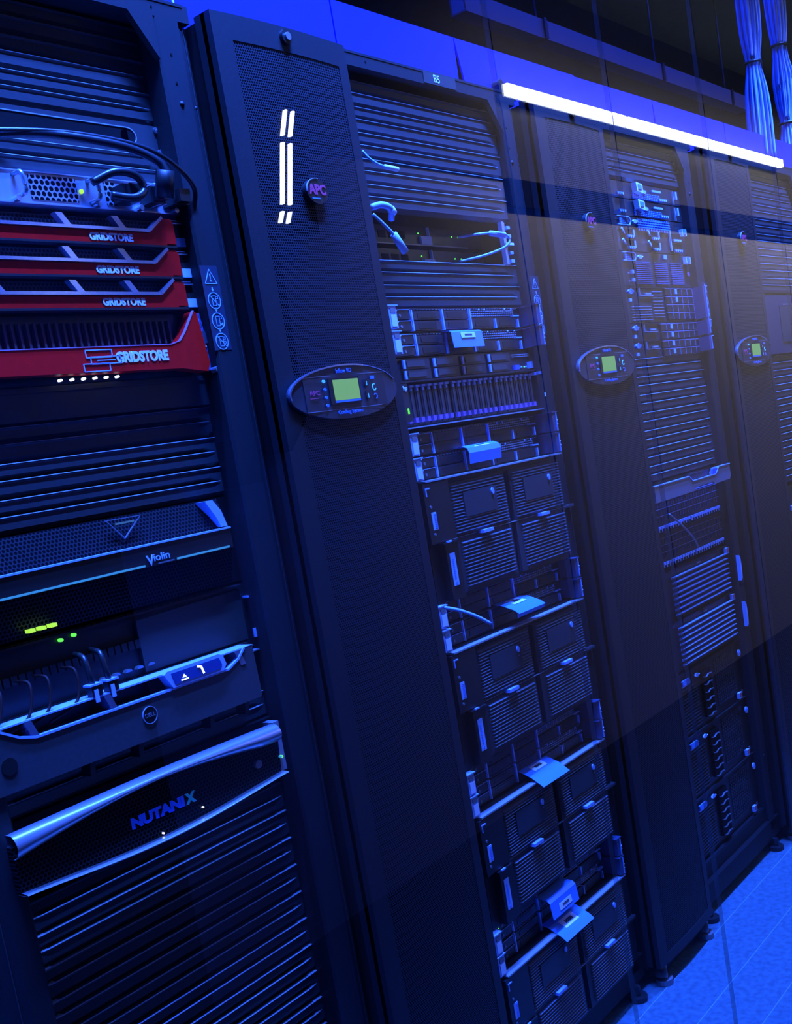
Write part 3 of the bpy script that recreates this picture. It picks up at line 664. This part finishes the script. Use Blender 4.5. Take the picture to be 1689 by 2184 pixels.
# ------------------------------------------------------------------ rack B5
def server_1u():
    t = thing('server', 'x', 'server', (BX, BY, 0), 'slim servers with eight drive bays in rack B5')
    H = .0430
    MB().box(.006, .478, .004, .6, 0, H).box(.0, .484, .0, .004, H - .0012, H).box(.0, .484, .0, .004, .0, .001).build('chassis', BAY, t)
    e = MB().box(-.016, .006, -.032, .02, .002, H - .001).build('left_ear', CABLEB, t)
    MB().box(-.020, .010, -.034, .0, H - .002, H).build('ear_cap', PALE, e)
    MB().box(-.0125, .003, -.0335, -.032, .005, .026).build('ear_label', WHITE, e)
    MB().box(-.0115, .002, -.0335, -.032, .029, .037).build('ear_mark', GREY, e)
    e = MB().box(.474, .488, -.038, .02, .002, H - .001).box(.47, .494, -.040, .0, H - .002, H).build('right_ear', mat('ear_blue_grey', (.045, .08, .17), .35, .3), t)
    MB().box(.486, .4885, -.040, .0, .002, H - .003).build('ear_rim', CABLEB, e)
    for z in (.016, .024): MB().sphere((.487, -.041, z), .0013, 6).build('ear_light', WHITE, e)
    for r in range(2):
        z = .002 + r * .0205
        c = MB().box(.014, .082, -.003, .004, z, z + .018).build('control_module', BAY, t)
        MB().path([(.014, z + .012), (.040, z + .012), (.046, z + .0175), (.082, z + .0175), (.084, z)], .0009, -.0042, -.003).build('module_trim', CABLEB, c)
        MB().ell(.052, z + .007, .0028, .0028, -.0042, -.003, 12).build('power_button', GREY, c)
        MB().sphere((.040, -.004, z + .006), .0013, 6).build('status_light', GREEN, c)
    for k, x in enumerate((.09, .185, .278, .366)):
        w = (.090, .088, .083, .080)[k]
        rows = ((.0022, .0165), (.0215, .0160)) if k < 2 else ((.0022, .0185),)
        for z, h in rows:
            b = MB().box(x + .004, x + w, -.002, .004, z, z + h).build('drive_bay', BAY, t)
            MB().box(x + .016, x + w - .018, -.0028, -.002, z + .003, z + h - .003).build('bay_front', DARK, b)
    m = MB()
    for k, (x, hh) in enumerate(((.086, .040), (.183, .040), (.276, .040), (.364, .020), (.450, .018))): m.box(x, x + .0036, -.0045, .004, .001, hh)
    m.build('bay_divider', CABLEB, t)
    m = MB()
    for r in range(3):
        for k in range(22): m.box(.285 + k * .0072, .289 + k * .0072, -.0012, .004, .0255 + r * .0045, .0275 + r * .0045)
    m.build('vent_grille', EDGE, t)
    m = MB()
    for k in range(46): m.box(.01 + k * .0098, .016 + k * .0098, -.001, .004, .0395, .0408)
    m.build('vent_strip', GREY, t)
    for k, x in enumerate((.315, .335, .41, .435)): MB().sphere((x, -.001, .0385), .0022, 6).build('port', CABLEB if k % 3 == 0 else PALE, t)
    MB().box(.436, .460, -.003, .004, .0235, .026).build('latch', CABLEB, t)
    return t
SERV_TOP = [(1.573, 'topmost slim server in rack B5, with no tag, under the blanking panels'), (1.528, 'slim server carrying the square blue pull tab, second from the top in rack B5'),
            (1.346, 'slim server directly under the drive enclosure with many upright drives'), (1.3015, 'slim server with a curled blue tag, resting on the uppermost louvred unit'),
            (1.030, 'slim server just below the uppermost louvred unit in rack B5'), (.985, 'slim server just above the second louvred unit in rack B5'),
            (.710, 'slim server just below the second louvred unit in rack B5'), (.6665, 'slim server just above the third louvred unit in rack B5'),
            (.3915, 'slim server just below the third louvred unit in rack B5'), (.3475, 'slim server just above the lowest louvred unit in rack B5')]
s0 = server_1u(); s0.location.z = SERV_TOP[0][0] - .043; s0['label'] = SERV_TOP[0][1]
SERVS = [s0] + [dup(s0, (BX, BY, z - .043), lb) for z, lb in SERV_TOP[1:]]
def pull_tab(srv, pts, x0, x1, lab_at):
    """a plastic tab hanging from a server: outline in y, z (server frame) run along x"""
    mb = MB(); th = .0012
    q = list(pts) + [(y + th, z - th * .2) for y, z in reversed(pts)]
    mb.prof(q, x0, x1); p = mb.build('pull_tab', TAB, srv)
    (ya, za), (yb, zb) = lab_at
    n = Vector((za - zb, yb - ya)).normalized()
    if n.x > 0: n = -n
    d = n * .0009
    MB().prof([(ya + d.x, za + d.y), (yb + d.x, zb + d.y), (yb, zb), (ya, za)], x0 + (x1 - x0) * .28, x0 + (x1 - x0) * .74).build('tab_label', WHITE, p)
    d2 = n * .0016; f = .3
    a = (ya + (yb - ya) * f, za + (zb - za) * f); b = (ya + (yb - ya) * .65, za + (zb - za) * .65)
    m = MB()
    for k in range(7):
        u = x0 + (x1 - x0) * (.40 + .035 * k); m.prof([(a[0] + d2.x, a[1] + d2.y), (b[0] + d2.x, b[1] + d2.y), (b[0], b[1]), (a[0], a[1])], u, u + (x1 - x0) * .02)
    m.build('tab_barcode', BLACK, p)
pull_tab(SERVS[1], [(.0, .043), (-.020, .041), (-.024, .038), (-.027, .008)], .174, .278, ((-.0245, .036), (-.0260, .026)))
pull_tab(SERVS[3], [(.0, .046), (-.016, .049), (-.028, .044), (-.032, .034), (-.030, .014)], .160, .270, ((-.012, .0480), (-.0275, .0440)))
pull_tab(SERVS[5], [(.0, .046), (-.020, .044), (-.048, .034), (-.060, .026), (-.055, .018)], .200, .300, ((-.010, .0450), (-.034, .0395)))
pull_tab(SERVS[7], [(.0, .020), (-.030, .008), (-.048, -.004), (-.056, -.010)], .195, .300, ((-.006, .0178), (-.022, .0115)))
pull_tab(SERVS[8], [(.0, .030), (-.030, .026), (-.036, .020), (-.040, -.014)], .180, .285, ((-.0372, .008), (-.0390, -.006)))
pull_tab(SERVS[9], [(.0, .012), (-.020, .008), (-.050, -.008), (-.060, -.016)], .185, .300, ((-.022, .0066), (-.042, -.0040)))
plug_cable('patch_cable', 'straight blue lead sticking out left of the servers in rack B5', [(.335, .02, 1.030), (.352, .0, 1.020), (.372, -.02, 1.004), (.392, -.035, .985)], .0032, CABLEB)

t = thing('server', 'server with two rows of four wide bays and a blue video port', 'server', (BX, BY, 1.4400))
H = .0430
MB().box(.0, .482, .002, .6, 0, H).box(.0, .484, -.010, .002, -.002, .0005).build('chassis', BAY, t)
for r in range(2):
    for k in range(4):
        x = .035 + k * .0935; z = .003 + r * .0195
        b = MB().box(x, x + .084, -.003, .004, z, z + .0175).build('drive_bay', BAY, t)
        MB().box(x + .001, x + .0065, -.006, -.002, z + .001, z + .0165).build('bay_latch', CABLEB, b)
        MB().box(x + .014, x + .068, -.0042, -.003, z + .004, z + .014).build('bay_front', SLATE, b)
MB().box(.414, .430, -.004, .002, .004, .013).build('video_port', mat('port_blue', (.02, .12, .8), .4), t)
for x in (.434, .444, .462): MB().sphere((x, 0, .008), .0026, 6).build('port', CABLEB, t)
MB().sphere((.455, 0, .0085), .0018, 6).build('status_light', GREEN, t)
m = MB()
for r in range(2):
    for k in range(10): m.box(.41 + k * .007, .4155 + k * .007, -.001, .003, .030 + r * .004, .0315 + r * .004)
m.build('vent_grille', EDGE, t)
MB().box(.470, .482, -.006, .002, .004, .018).build('right_ear', CABLEB, t)

t = thing('drive_enclosure', 'drive enclosure with a row of upright slim drives in rack B5', 'drive enclosure', (BX, BY, 1.3545))
MB().box(.0, .482, .010, .5, 0, .084).box(.0, .482, -.008, .012, .082, .0845).build('chassis', BLACK, t)
MB().box(.0, .485, -.016, .010, .0, .0022).build('bottom_edge', EDGE, t)
MB().box(-.014, .004, -.030, .0, .012, .080).build('left_ear', BAY, t)
text('hp', 'ear_logo', WHITE, t, -.010, -.0305, .066, .012, .010, bold=.03)
MB().box(-.006, -.0035, -.032, -.030, .026, .036).build('status_light', GREEN, t)
for k in range(24):
    x = .022 + k * .0186 + (.004 if k > 7 else 0) + (.004 if k > 15 else 0)
    d = MB().box(x, x + .0150, -.002, .010, .006, .078).build('drive', BAY, t)
    MB().box(x + .002, x + .0135, -.006, .002, .0745, .0785).box(x + .004, x + .008, -.005, .002, .068, .0735).build('drive_tab', CABLEB, d)
    MB().box(x + .004, x + .0095, -.0035, .0, .020, .066).build('drive_rib', SLATE, d)
    MB().box(x + .003, x + .0125, -.007, .0, .010, .019).build('drive_latch', LATCH, d)
MB().box(.478, .492, -.02, .0, .074, .080).build('right_ear', CABLEB, t)
MB().box(.486, .489, -.022, -.02, .026, .034).build('status_light', WHITE, t)

def louvre(mb, x0, x1, z0, z1, n, hole=None):
    p = (z1 - z0) / n
    for k in range(n):
        z = z0 + k * p
        segs = [(x0, x1)]
        if hole and hole[2] - p * .4 < z < hole[3] + p * .1: segs = [(x0, hole[0]), (hole[1], x1)]
        for a, b in segs: mb.prof([(0, z), (-.0052, z + p * .25), (-.0052, z + p * .42), (0, z + p * .62)], a, b)
    return mb
LOUV = mat('louvre_plastic', (.16, .17, .20), .33)
def big_louvred():
    t = thing('storage_unit', 'x', 'storage unit', (BX, .045, 0), 'tall louvred storage units in rack B5')
    H = .2260
    MB().box(.0, .484, .004, .8, 0, H).build('chassis', BLACK, t)
    MB().box(.0, .490, -.013, .004, H - .003, H).build('top_edge', EDGE, t)
    MB().box(.0, .236, -.0005, .004, H - .012, H - .003).build('top_lip', BLANK, t)
    MB().box(-.010, .068, -.012, .004, .112, H - .005).build('left_column', BLACK, t)
    lc = MB().box(.028, .068, -.012, .004, .0, .108).box(.02, .07, -.016, -.0, .106, .109).build('left_column', BLACK, t)
    MB().box(.030, .044, -.0175, -.014, .108, .111).build('column_tab', CABLEB, lc)
    s = MB().box(.002, .016, -.0132, -.012, .136, .168).build('barcode_sticker', PALE, t)
    m = MB()
    for k in range(8): m.box(.008, .015, -.0138, -.0132, .139 + k * .0035, .1405 + k * .0035)
    m.build('bars', SCRBLUE, s)
    s = MB().box(.036, .052, -.0132, -.012, .026, .087).build('tall_sticker', PALE, t)
    m = MB()
    for k in range(10): m.box(.0405, .0455, -.0138, -.0132, .040 + k * .0038, .0420 + k * .0038)
    m.ell(.044, .031, .0028, .0028, -.0138, -.0132, 12).build('sticker_print', SCRBLUE, s)
    MB().path([(-.004, .212), (-.004, .198)], .002, -.014, -.012).path([(-.004, .212), (.008, .212)], .002, -.014, -.012).build('ear_mark', CABLEB, t)
    for z in (.178, .128): MB().ell(.004, z, .0028, .0028, -.014, -.012, 10).build('screw', GREY, t)
    for c, (xa, xb) in enumerate(((.078, .262), (.292, .478))):
        up = MB().box(xa - .006, xb + .006, -.0035, .004, .112, H - .013); u = up.build('upper_door', BLANK, t)
        louvre(MB(), xa + .002, xb - .002, .1165, H - .016, 16, (xa + .034, xb - .036, .148, .190)).build('louvres', LOUV, u).location.y = -.0035
        p = MB().box(xa + .036, xb - .038, -.010, -.0035, .144, .191).build('access_plate', BLANK, u)
        MB().ell(xb - .052, .181, .0042, .0062, -.013, -.010, 16).build('lock', CABLEB, p)
        MB().ell(xb - .050, .168, .0018, .0018, -.011, -.010, 8).build('rivet', GREY, p)
        MB().box(xa + .076, xa + .110, -.016, -.0035, .1065, .1125).build('handle', CABLEB, t)
        lo = MB().box(xa - .006, xb + .006, -.0035, .004, .006, .1085).build('lower_door', BLANK, t)
        louvre(MB(), xa + .012, xb - .004, .014, .102, 13).build('louvres', LOUV, lo).location.y = -.0035
    MB().box(.0, .52, -.004, .0, .1095, .1105).build('mid_seam', EDGE, t)
    MB().box(.484, .525, -.004, .008, .106, .112).build('right_tab', BLANK, t)
    return t
b0 = big_louvred(); b0.location.z = 1.258 - .226; b0['label'] = 'uppermost tall louvred storage unit in rack B5, beneath the curled tag'
for z, lb in ((.940, 'second tall louvred storage unit in rack B5, counted from the top'), (.6215, 'third tall louvred storage unit in rack B5, above the tilted tags'), (.3025, 'lowest tall louvred storage unit in rack B5, near the floor')):
    dup(b0, (BX, .045, z - .226), lb)

t = thing('network_switch', 'upper of two dark cabled switches in the opening of rack B5', 'network switch', (BX, .13, 1.706), 'dark cabled switches in rack B5')
MB().box(.0, .46, 0, .4, 0, .036).build('chassis', DARK, t)
MB().box(.0, .40, -.004, 0, .0, .0018).build('lower_edge', GREY, t)
for x, z in ((.236, .024), (.35, .022), (.372, .022)): MB().sphere((x, -.001, z), .0016, 6).build('status_light', GREEN, t)
MB().box(.238, .272, -.006, 0, .002, .018).build('info_label', WHITE, t)
MB().box(.265, .2675, -.006, 0, .018, .036).build('label_bracket', WHITE, t)
for k in range(6): MB().box(.02 + k * .03, .042 + k * .03, -.001, 0, .012, .026).build('port', DEEP, t)
dup(t, (BX, .13, 1.662), 'lower of two dark cabled switches in the opening of rack B5')
plug_cable('patch_cable', 'white tipped blue cable hanging loose over the upper blanking panels of rack B5', [(.352, .045, 1.838), (.360, .04, 1.826), (.374, .035, 1.816), (.392, .032, 1.811)], .0022, CABLEB, group='loose blue cables at the left of rack B5', plug=((.392, .032, 1.811), (.432, .035, 1.811), WHITE, .0042))
plug_cable('patch_cable', 'white sleeved cable end curling at the top of the switch opening in rack B5', [(.350, .045, 1.742), (.368, .035, 1.745), (.386, .03, 1.738), (.396, .04, 1.722)], .0058, PALE, group='loose blue cables at the left of rack B5', plug=((.386, .03, 1.738), (.396, .033, 1.732), WHITE, .007))
plug_cable('patch_cable', 'blue cable with white sleeve dropping steeply beside the dark switches in rack B5', [(.346, .04, 1.729), (.360, .035, 1.715), (.378, .03, 1.697), (.39, .03, 1.685)], .0028, CABLEB, group='loose blue cables at the left of rack B5', plug=((.382, .03, 1.694), (.408, .03, 1.664), PALE, .0068))
plug_cable('patch_cable', 'blue cable looping in a wide bow at the right of the dark switches', [(.700, .11, 1.722), (.735, .07, 1.721), (.765, .045, 1.716), (.782, .04, 1.705), (.770, .045, 1.690), (.73, .07, 1.678), (.69, .11, 1.673)], .0026, CABLEB, plug=((.745, .062, 1.720), (.775, .045, 1.713), PALE, .0058))
t = thing('cable_bracket', 'bright metal upright bracket at the right of the switch opening in rack B5', 'bracket', (.796, .062, 1.660))
MB().box(0, .007, 0, .01, .0, .086).box(.012, .017, .004, .014, .0, .086).build('upright', BSTEEL, t)
for k in range(5): MB().box(.018, .030, .0, .01, .004 + k * .017, .010 + k * .017).build('rung', CABLEB, t)
MB().box(.0, .030, -.004, .002, .038, .043).build('clip', WHITE, t)

# ------------------------------------------------------------------ third rack
def outlined_tab(parent, x, z, y, s=1.0):
    """pale rounded tab outline with print at the left of a module"""
    m = MB().path([(x, z + .020 * s), (x + .062 * s, z + .020 * s)], .0022, y - .003, y).path([(x, z), (x + .060 * s, z)], .0022, y - .003, y).ring(x + .060 * s, z + .010 * s, .011 * s, .011 * s, .0022, y - .003, y, 14, -90, 90)
    o = m.build('handle_outline', CABLEB, parent)
    m = MB()
    for k in range(3): m.box(x + .012, x + .045 - .008 * k, y - .002, y, z + .004 + .0045 * k, z + .0062 + .0045 * k)
    m.build('tab_print', SCRBLUE, o)
    m = MB().ell(x + .093, z + .010, .011, .005, y - .004, y, 14); m.build('round_port', CABLEB, parent)
    for dx in (-.012, .012): MB().sphere((x + .093 + dx, y - .004, z + .010), .0022, 6).build('port_screw', WHITE, parent)
def prongs(parent, x, z, y, n=3, w=.012):
    m = MB()
    for k in range(n): m.ring(x + k * w, z, .0055, .008, .0022, y - .006, y, 8, 190, 350)
    m.build('plug_prongs', CABLEB, parent)
def uplink(z, label):
    t = thing('network_switch', label, 'network switch', (CX_, CY_, z), 'upper cabled modules in the third rack')
    MB().box(0, .484, .004, .5, 0, .040).build('chassis', BAY, t)
    prongs(t, .100, .012, 0); prongs(t, .335, .010, 0, 4)
    b = MB().prism([(.190, .016), (.222, .012), (.222, .034), (.186, .038)], -.014, 0).build('white_connector', WHITE, t)
    MB().box(.195, .214, -.0155, -.014, .020, .032).build('connector_face', TAB, b)
    MB().ell(.250, .020, .012, .0045, -.004, 0, 14).build('round_port', PALE, t)
    m = MB()
    for r in range(4):
        for k in range(16): m.box(.19 + k * .0098, .196 + k * .0098, -.0015, .002, .002 + r * .0042, .0045 + r * .0042)
    m.build('grille', SCRBLUE, t)
    MB().box(.30, .352, -.003, 0, .024, .029).build('label_strip', CABLEB, t)
    MB().box(.424, .427, -.004, 0, .0, .034).build('upright', EDGE, t); MB().box(.440, .449, -.004, 0, .014, .034).build('latch', CABLEB, t)
uplink(1.838, 'topmost cabled module with white connector in the third rack')
uplink(1.796, 'second cabled module with white connector in the third rack')
t = thing('power_supply', 'power module with rows of blue edged sockets in the third rack', 'power supply', (CX_, CY_, 1.709))
MB().box(0, .500, .004, .5, 0, .085).build('chassis', BAY, t)
outlined_tab(t, .082, .062, 0)
m = MB()
for r in range(4): m.box(.19, .38, -.003, 0, .058 + r * .006, .0605 + r * .006)
for k in range(19): m.box(.195 + k * .0098, .199 + k * .0098, -.002, 0, .052, .082)
m.build('grille', SCRBLUE, t)
for r in range(2):
    for x, n in ((.118, 3), (.262, 3), (.388, 4)):
        z = .010 + r * .027
        s = MB().box(x - .008, x + n * .012, -.004, 0, z - .006, z + .014).build('socket', DEEP, t)
        prongs(t, x, z, -.003, n)
        if n == 3: MB().box(x + .034, x + .040, -.006, 0, z - .004, z + .013).path([(x - .02, z + .017), (x - .006, z + .004)], .006, -.003, 0).build('socket_clip', CABLEB, s)
b = MB().box(.440, .466, -.010, 0, .046, .064).build('white_connector', WHITE, t); MB().box(.443, .460, -.0115, -.010, .050, .064).build('connector_face', TAB, b)
MB().box(.372, .376, -.004, 0, .006, .060).build('upright', CABLEB, t)
t = thing('chassis_switch', 'dark module with fine rows of vents above the drive bays in the third rack', 'network switch', (CX_, CY_, 1.622))
MB().box(0, .500, .004, .5, 0, .085).build('chassis', BAY, t)
outlined_tab(t, .084, .062, 0)
m = MB()
for g, (a, b) in enumerate(((.15, .235), (.26, .335), (.355, .43))):
    for r in range(12): m.box(a, b, -.0015, .002, .006 + r * .0048, .0078 + r * .0048)
m.build('vent_rows', mat('dim_blue_edge', (.06, .10, .22), .4), t)
for z in (.010, .030): MB().box(.118, .130, -.004, 0, z, z + .009).build('label_square', CABLEB, t); MB().box(.098, .114, -.002, 0, z, z + .003).build('print', GREY, t)
MB().box(.318, .336, -.003, 0, .070, .081).build('label_square', CABLEB, t)
b = MB().box(.442, .470, -.010, 0, .060, .078).build('white_connector', WHITE, t); MB().box(.446, .464, -.0115, -.010, .064, .078).build('connector_face', TAB, b)
MB().ell(.463, .034, .006, .006, -.003, 0, 14).build('knob', LATCH, t)
def bays(z, H, label, rows, x_start):
    t = thing('server', label, 'server', (CX_, CY_ - .006, z), 'servers with small square drive bays in the third rack')
    MB().box(0, .486, .006, .6, 0, H).box(0, .486, .002, .006, H - .0014, H).build('chassis', BAY, t)
    m = MB().path([(.142, H - .003), (.142, H - .022), (.216, H - .022)], .0012, .0, .004); m.build('badge_frame', EDGE, t)
    MB().box(.176, .206, .0, .004, H - .019, H - .015).build('badge_text_line', EDGE, t)
    MB().ell(.094, H - .012, .014, .0062, .0, .006, 14).build('round_port', SCRBLUE, t)
    for dx in (-.013, .0, .013): MB().sphere((.094 + dx, .0, H - .012 + (.005 if dx == 0 else 0)), .0022, 6).build('port_screw', CABLEB, t)
    MB().box(.084, .096, .002, .006, H - .036, H - .028).build('label_square', CABLEB, t)
    for r in range(rows):
        zz = H - .0215 - r * .0205
        n = int(round((.462 - x_start) / .0345))
        for k in range(n):
            x = x_start + k * .0345
            b = MB().box(x, x + .031, .0, .006, zz, zz + .017).build('drive_bay', DARK, t)
            MB().box(x, x + .031, -.001, .002, zz + .0165, zz + .0180).box(x + .0312, x + .0325, -.001, .002, zz, zz + .017).build('bay_edge', mat('violet_edge', (.25, .26, .42), .4), b)
            if k == 1 and (rows < 4 or r < 2): MB().box(x + .022, x + .034, -.002, 0, zz + .004, zz + .016).build('bay_label', CABLEB, b)
    e = MB().box(.462, .478, -.030, .004, .002, H - .002).build('right_ear', mat('ear_blue_grey', (.045, .08, .17)), t)
    MB().box(.476, .490, -.032, -.02, H - .004, H - .0015).box(.476, .4785, -.032, -.02, .004, H - .003).build('ear_rim', CABLEB, e)
    if rows == 4:
        m = MB()
        for r in range(9): m.box(.215, .275, .002, .006, .012 + r * .008, .0132 + r * .008)
        for r in range(6): m.box(.09, .20, .002, .006, .006 + r * .0065, .0072 + r * .0065)
        m.build('vent_rows', EDGE, t)
bays(1.531, .088, 'taller server with four rows of small square drive bays in the third rack', 4, .29)
bays(1.487, .042, 'slim server with small square bays just under the taller one in the third rack', 2, .235)
bays(1.4445, .041, 'lowest server with small square bays, above the blanking panels in the third rack', 2, .235)

t = thing('server', 'server with silver notched bezel in the middle of the third rack', 'server', (CX_, CY_ - .04, 1.088))
MB().box(0, .484, .04, .6, 0, .043).build('chassis', BLACK, t)
MB().prism([(.0, .0), (.245, .0), (.258, .008), (.355, .008), (.365, .001), (.470, .002), (.478, .010), (.478, .043), (.40, .043), (.375, .026), (.225, .026), (.205, .040), (.0, .040)], 0, .02).build('bezel', mat('lilac_silver', (.28, .29, .36), .35, .5), t)
MB().path([(0, .0405), (.205, .0405), (.225, .0265), (.375, .0265), (.40, .0435), (.478, .0435)], .002, -.002, .004).build('bezel_trim', CABLEB, t)
MB().prism([(.352, .028), (.388, .028), (.402, .042), (.36, .042)], -.001, .006).build('blue_inset', mat('port_blue', (.02, .12, .8)), t)
MB().box(.22, .36, .010, .02, .026, .043).build('inner_mesh', BLACK, t)
MB().box(.235, .345, -.0015, 0, .004, .0055).build('slot_line', TAB, t)

def patch_panel(z, label, H=.088):
    t = thing('socket_switch', label, 'network switch', (CX_, CY_, z), 'panels with a row of pale sockets in the third rack')
    MB().box(0, .484, .004, .3, 0, H).box(0, .484, 0, .004, H - .0012, H).build('chassis', BLACK, t)
    for k in range(24):
        x = .070 + k * .0163 + (.006 if k > 11 else 0)
        s = MB().box(x, x + .0110, -.004, 0, .004, .017).build('socket', CABLEB, t)
        MB().box(x + .003, x + .0125, -.0048, -.004, .0035, .0105).build('socket_opening', DEEP, s)
    m = MB()
    for r in range(3):
        for k in range(25): m.box(.068 + k * .016, .0695 + k * .016, -.001, .002, .028 + r * .018, .038 + r * .018)
        m.box(.068, .468, -.001, .002, .041 + r * .018, .042 + r * .018)
    m.build('port_grid', mat('dim_blue_edge', (.06, .1, .22)), t)
patch_panel(1.003, 'upper panel with a row of pale sockets in the third rack')
patch_panel(.912, 'lower panel with a row of pale sockets, above the striped chassis')
plug_cable('patch_cable', 'thin grey lead crossing a socket panel in the third rack', [(1.318, .03, 1.052), (1.37, .02, 1.010), (1.425, .02, .968), (1.46, .03, .945)], .0022, GREY)

def striped(z, label):
    t = thing('blade_chassis', label, 'server', (CX_, CY_, z), 'striped blade chassis in the third rack')
    H = .132
    MB().box(0, .486, .006, .7, 0, H).box(0, .486, -.002, .006, H - .0012, H).build('chassis', BLACK, t)
    for k in range(8): MB().prof([(0, .012 + k * .0137), (-.008, .0150 + k * .0137), (-.009, .0178 + k * .0137), (0, .0178 + k * .0137)], .104, .460).build('stripe', CABLEB, t)
    MB().box(.27, .292, -.001, .006, H - .012, H - .008).build('name_mark', GREY, t)
    h = MB().prism([(.484, .030), (.492, .036), (.496, .060), (.494, .092), (.486, .102)], -.03, -.02).build('handle', PALE, t)
    MB().ell(.494, .015, .004, .004, -.02, -.01, 12).build('knob', CABLEB, t)
    b = MB().prism([(.456, H - .020), (.474, H - .020), (.474, H - .004), (.456, H - .004)], -.008, 0).build('connector', PALE, t)
    MB().box(.4585, .4715, -.0092, -.008, H - .016, H - .004).build('connector_face', mat('dull_red', (.5, .12, .12), .5), b)
striped(.770, 'upper chassis with eight light blue stripes in the third rack')
striped(.637, 'lower chassis with eight light blue stripes in the third rack')
def tower(z, label, H=.166, open_bays=6):
    t = thing('storage_chassis', label, 'storage unit', (CX_, CY_, z), 'dark chassis with round badges in the third rack')
    MB().box(0, .486, .006, .7, 0, H).box(0, .486, .0, .006, H - .001, H).build('chassis', BLACK, t)
    outlined_tab(t, .078, H - .032, 0, .7)
    MB().box(.08, .12, -.004, 0, H - .030, H - .016).build('tab_fill', TAB, t)
    m = MB()
    for r in range(14):
        for k in range(10): m.box(.30 + k * .0135, .308 + k * .0135, .003, .006, .022 + r * .0095, .027 + r * .0095)
        m.box(.08, .18, .003, .006, .010 + r * .0085, .0122 + r * .0085)
    m.build('vent_grid', BLANK, t)
    for k in range(open_bays):
        zz = .018 + k * .0215
        c = MB().box(.205, .262, -.002, .006, zz, zz + .018).build('drive_bay', DEEP, t)
        MB().path([(.21, zz + .002), (.225, zz - .001), (.24, zz + .004), (.258, zz + .002)], .0022, -.006, -.002).build('bay_handle', GREY, c)
    m = MB().ell(.462, H - .036, .0085, .0095, -.004, 0, 20).build('round_badge', PALE, t)
    MB().box(.457, .467, -.0048, -.004, H - .038, H - .034).build('badge_mark', SCRBLUE, m)
    b = MB().prism([(.416, .008), (.434, .008), (.434, .024), (.416, .024)], -.008, 0).build('connector', PALE, t)
    MB().box(.4185, .4315, -.0092, -.008, .012, .024).build('connector_face', mat('dull_red', (.5, .12, .12)), b)
    MB().box(.448, .456, -.002, 0, .016, .024).build('small_label', GREY, t)
tower(.465, 'upper dark chassis with round badge, below the striped ones')
tower(.297, 'lower dark chassis with round badge in the third rack')
tower(.129, 'bottommost dark chassis with open drive bays near the floor of the third rack')

# ------------------------------------------------------------------ rightmost rack
t = thing('rack_display', 'dark blue framed display unit in the rightmost rack', 'display', (DX_, DY_ - .01, 1.417))
MB().box(.0, .484, .0, .05, 0, .182).build('frame', mat('frame_blue', (.01, .025, .05), .4), t)
s = MB().box(.21, .44, -.002, 0, .035, .150).build('screen', mat('display_grey', (.03, .035, .045), .3), t)
MB().box(.24, .42, -.003, -.002, .152, .155).build('top_line', GREY, t)
MB().box(.30, .36, -.003, -.002, .085, .090).ell(.33, .048, .014, .005, -.003, -.002, 14).build('screen_mark', BLACK, s)
t = thing('server', 'dark server with sockets below the blanking panels in the rightmost rack', 'server', (DX_, DY_, .80))
MB().box(0, .484, .004, .5, 0, .20).build('chassis', BLACK, t)
for k in range(8): MB().box(.13 + k * .035, .155 + k * .035, -.003, .004, .12, .135).box(.13 + k * .035, .155 + k * .035, -.003, .004, .06, .075).build('port', CABLEB if k % 3 == 0 else DARK, t)
plug_cable('patch_cable', 'short blue lead dangling at the left of the rightmost rack', [(2.285, .03, 1.048), (2.31, .02, 1.036), (2.35, .015, 1.018)], .003, CABLEB)
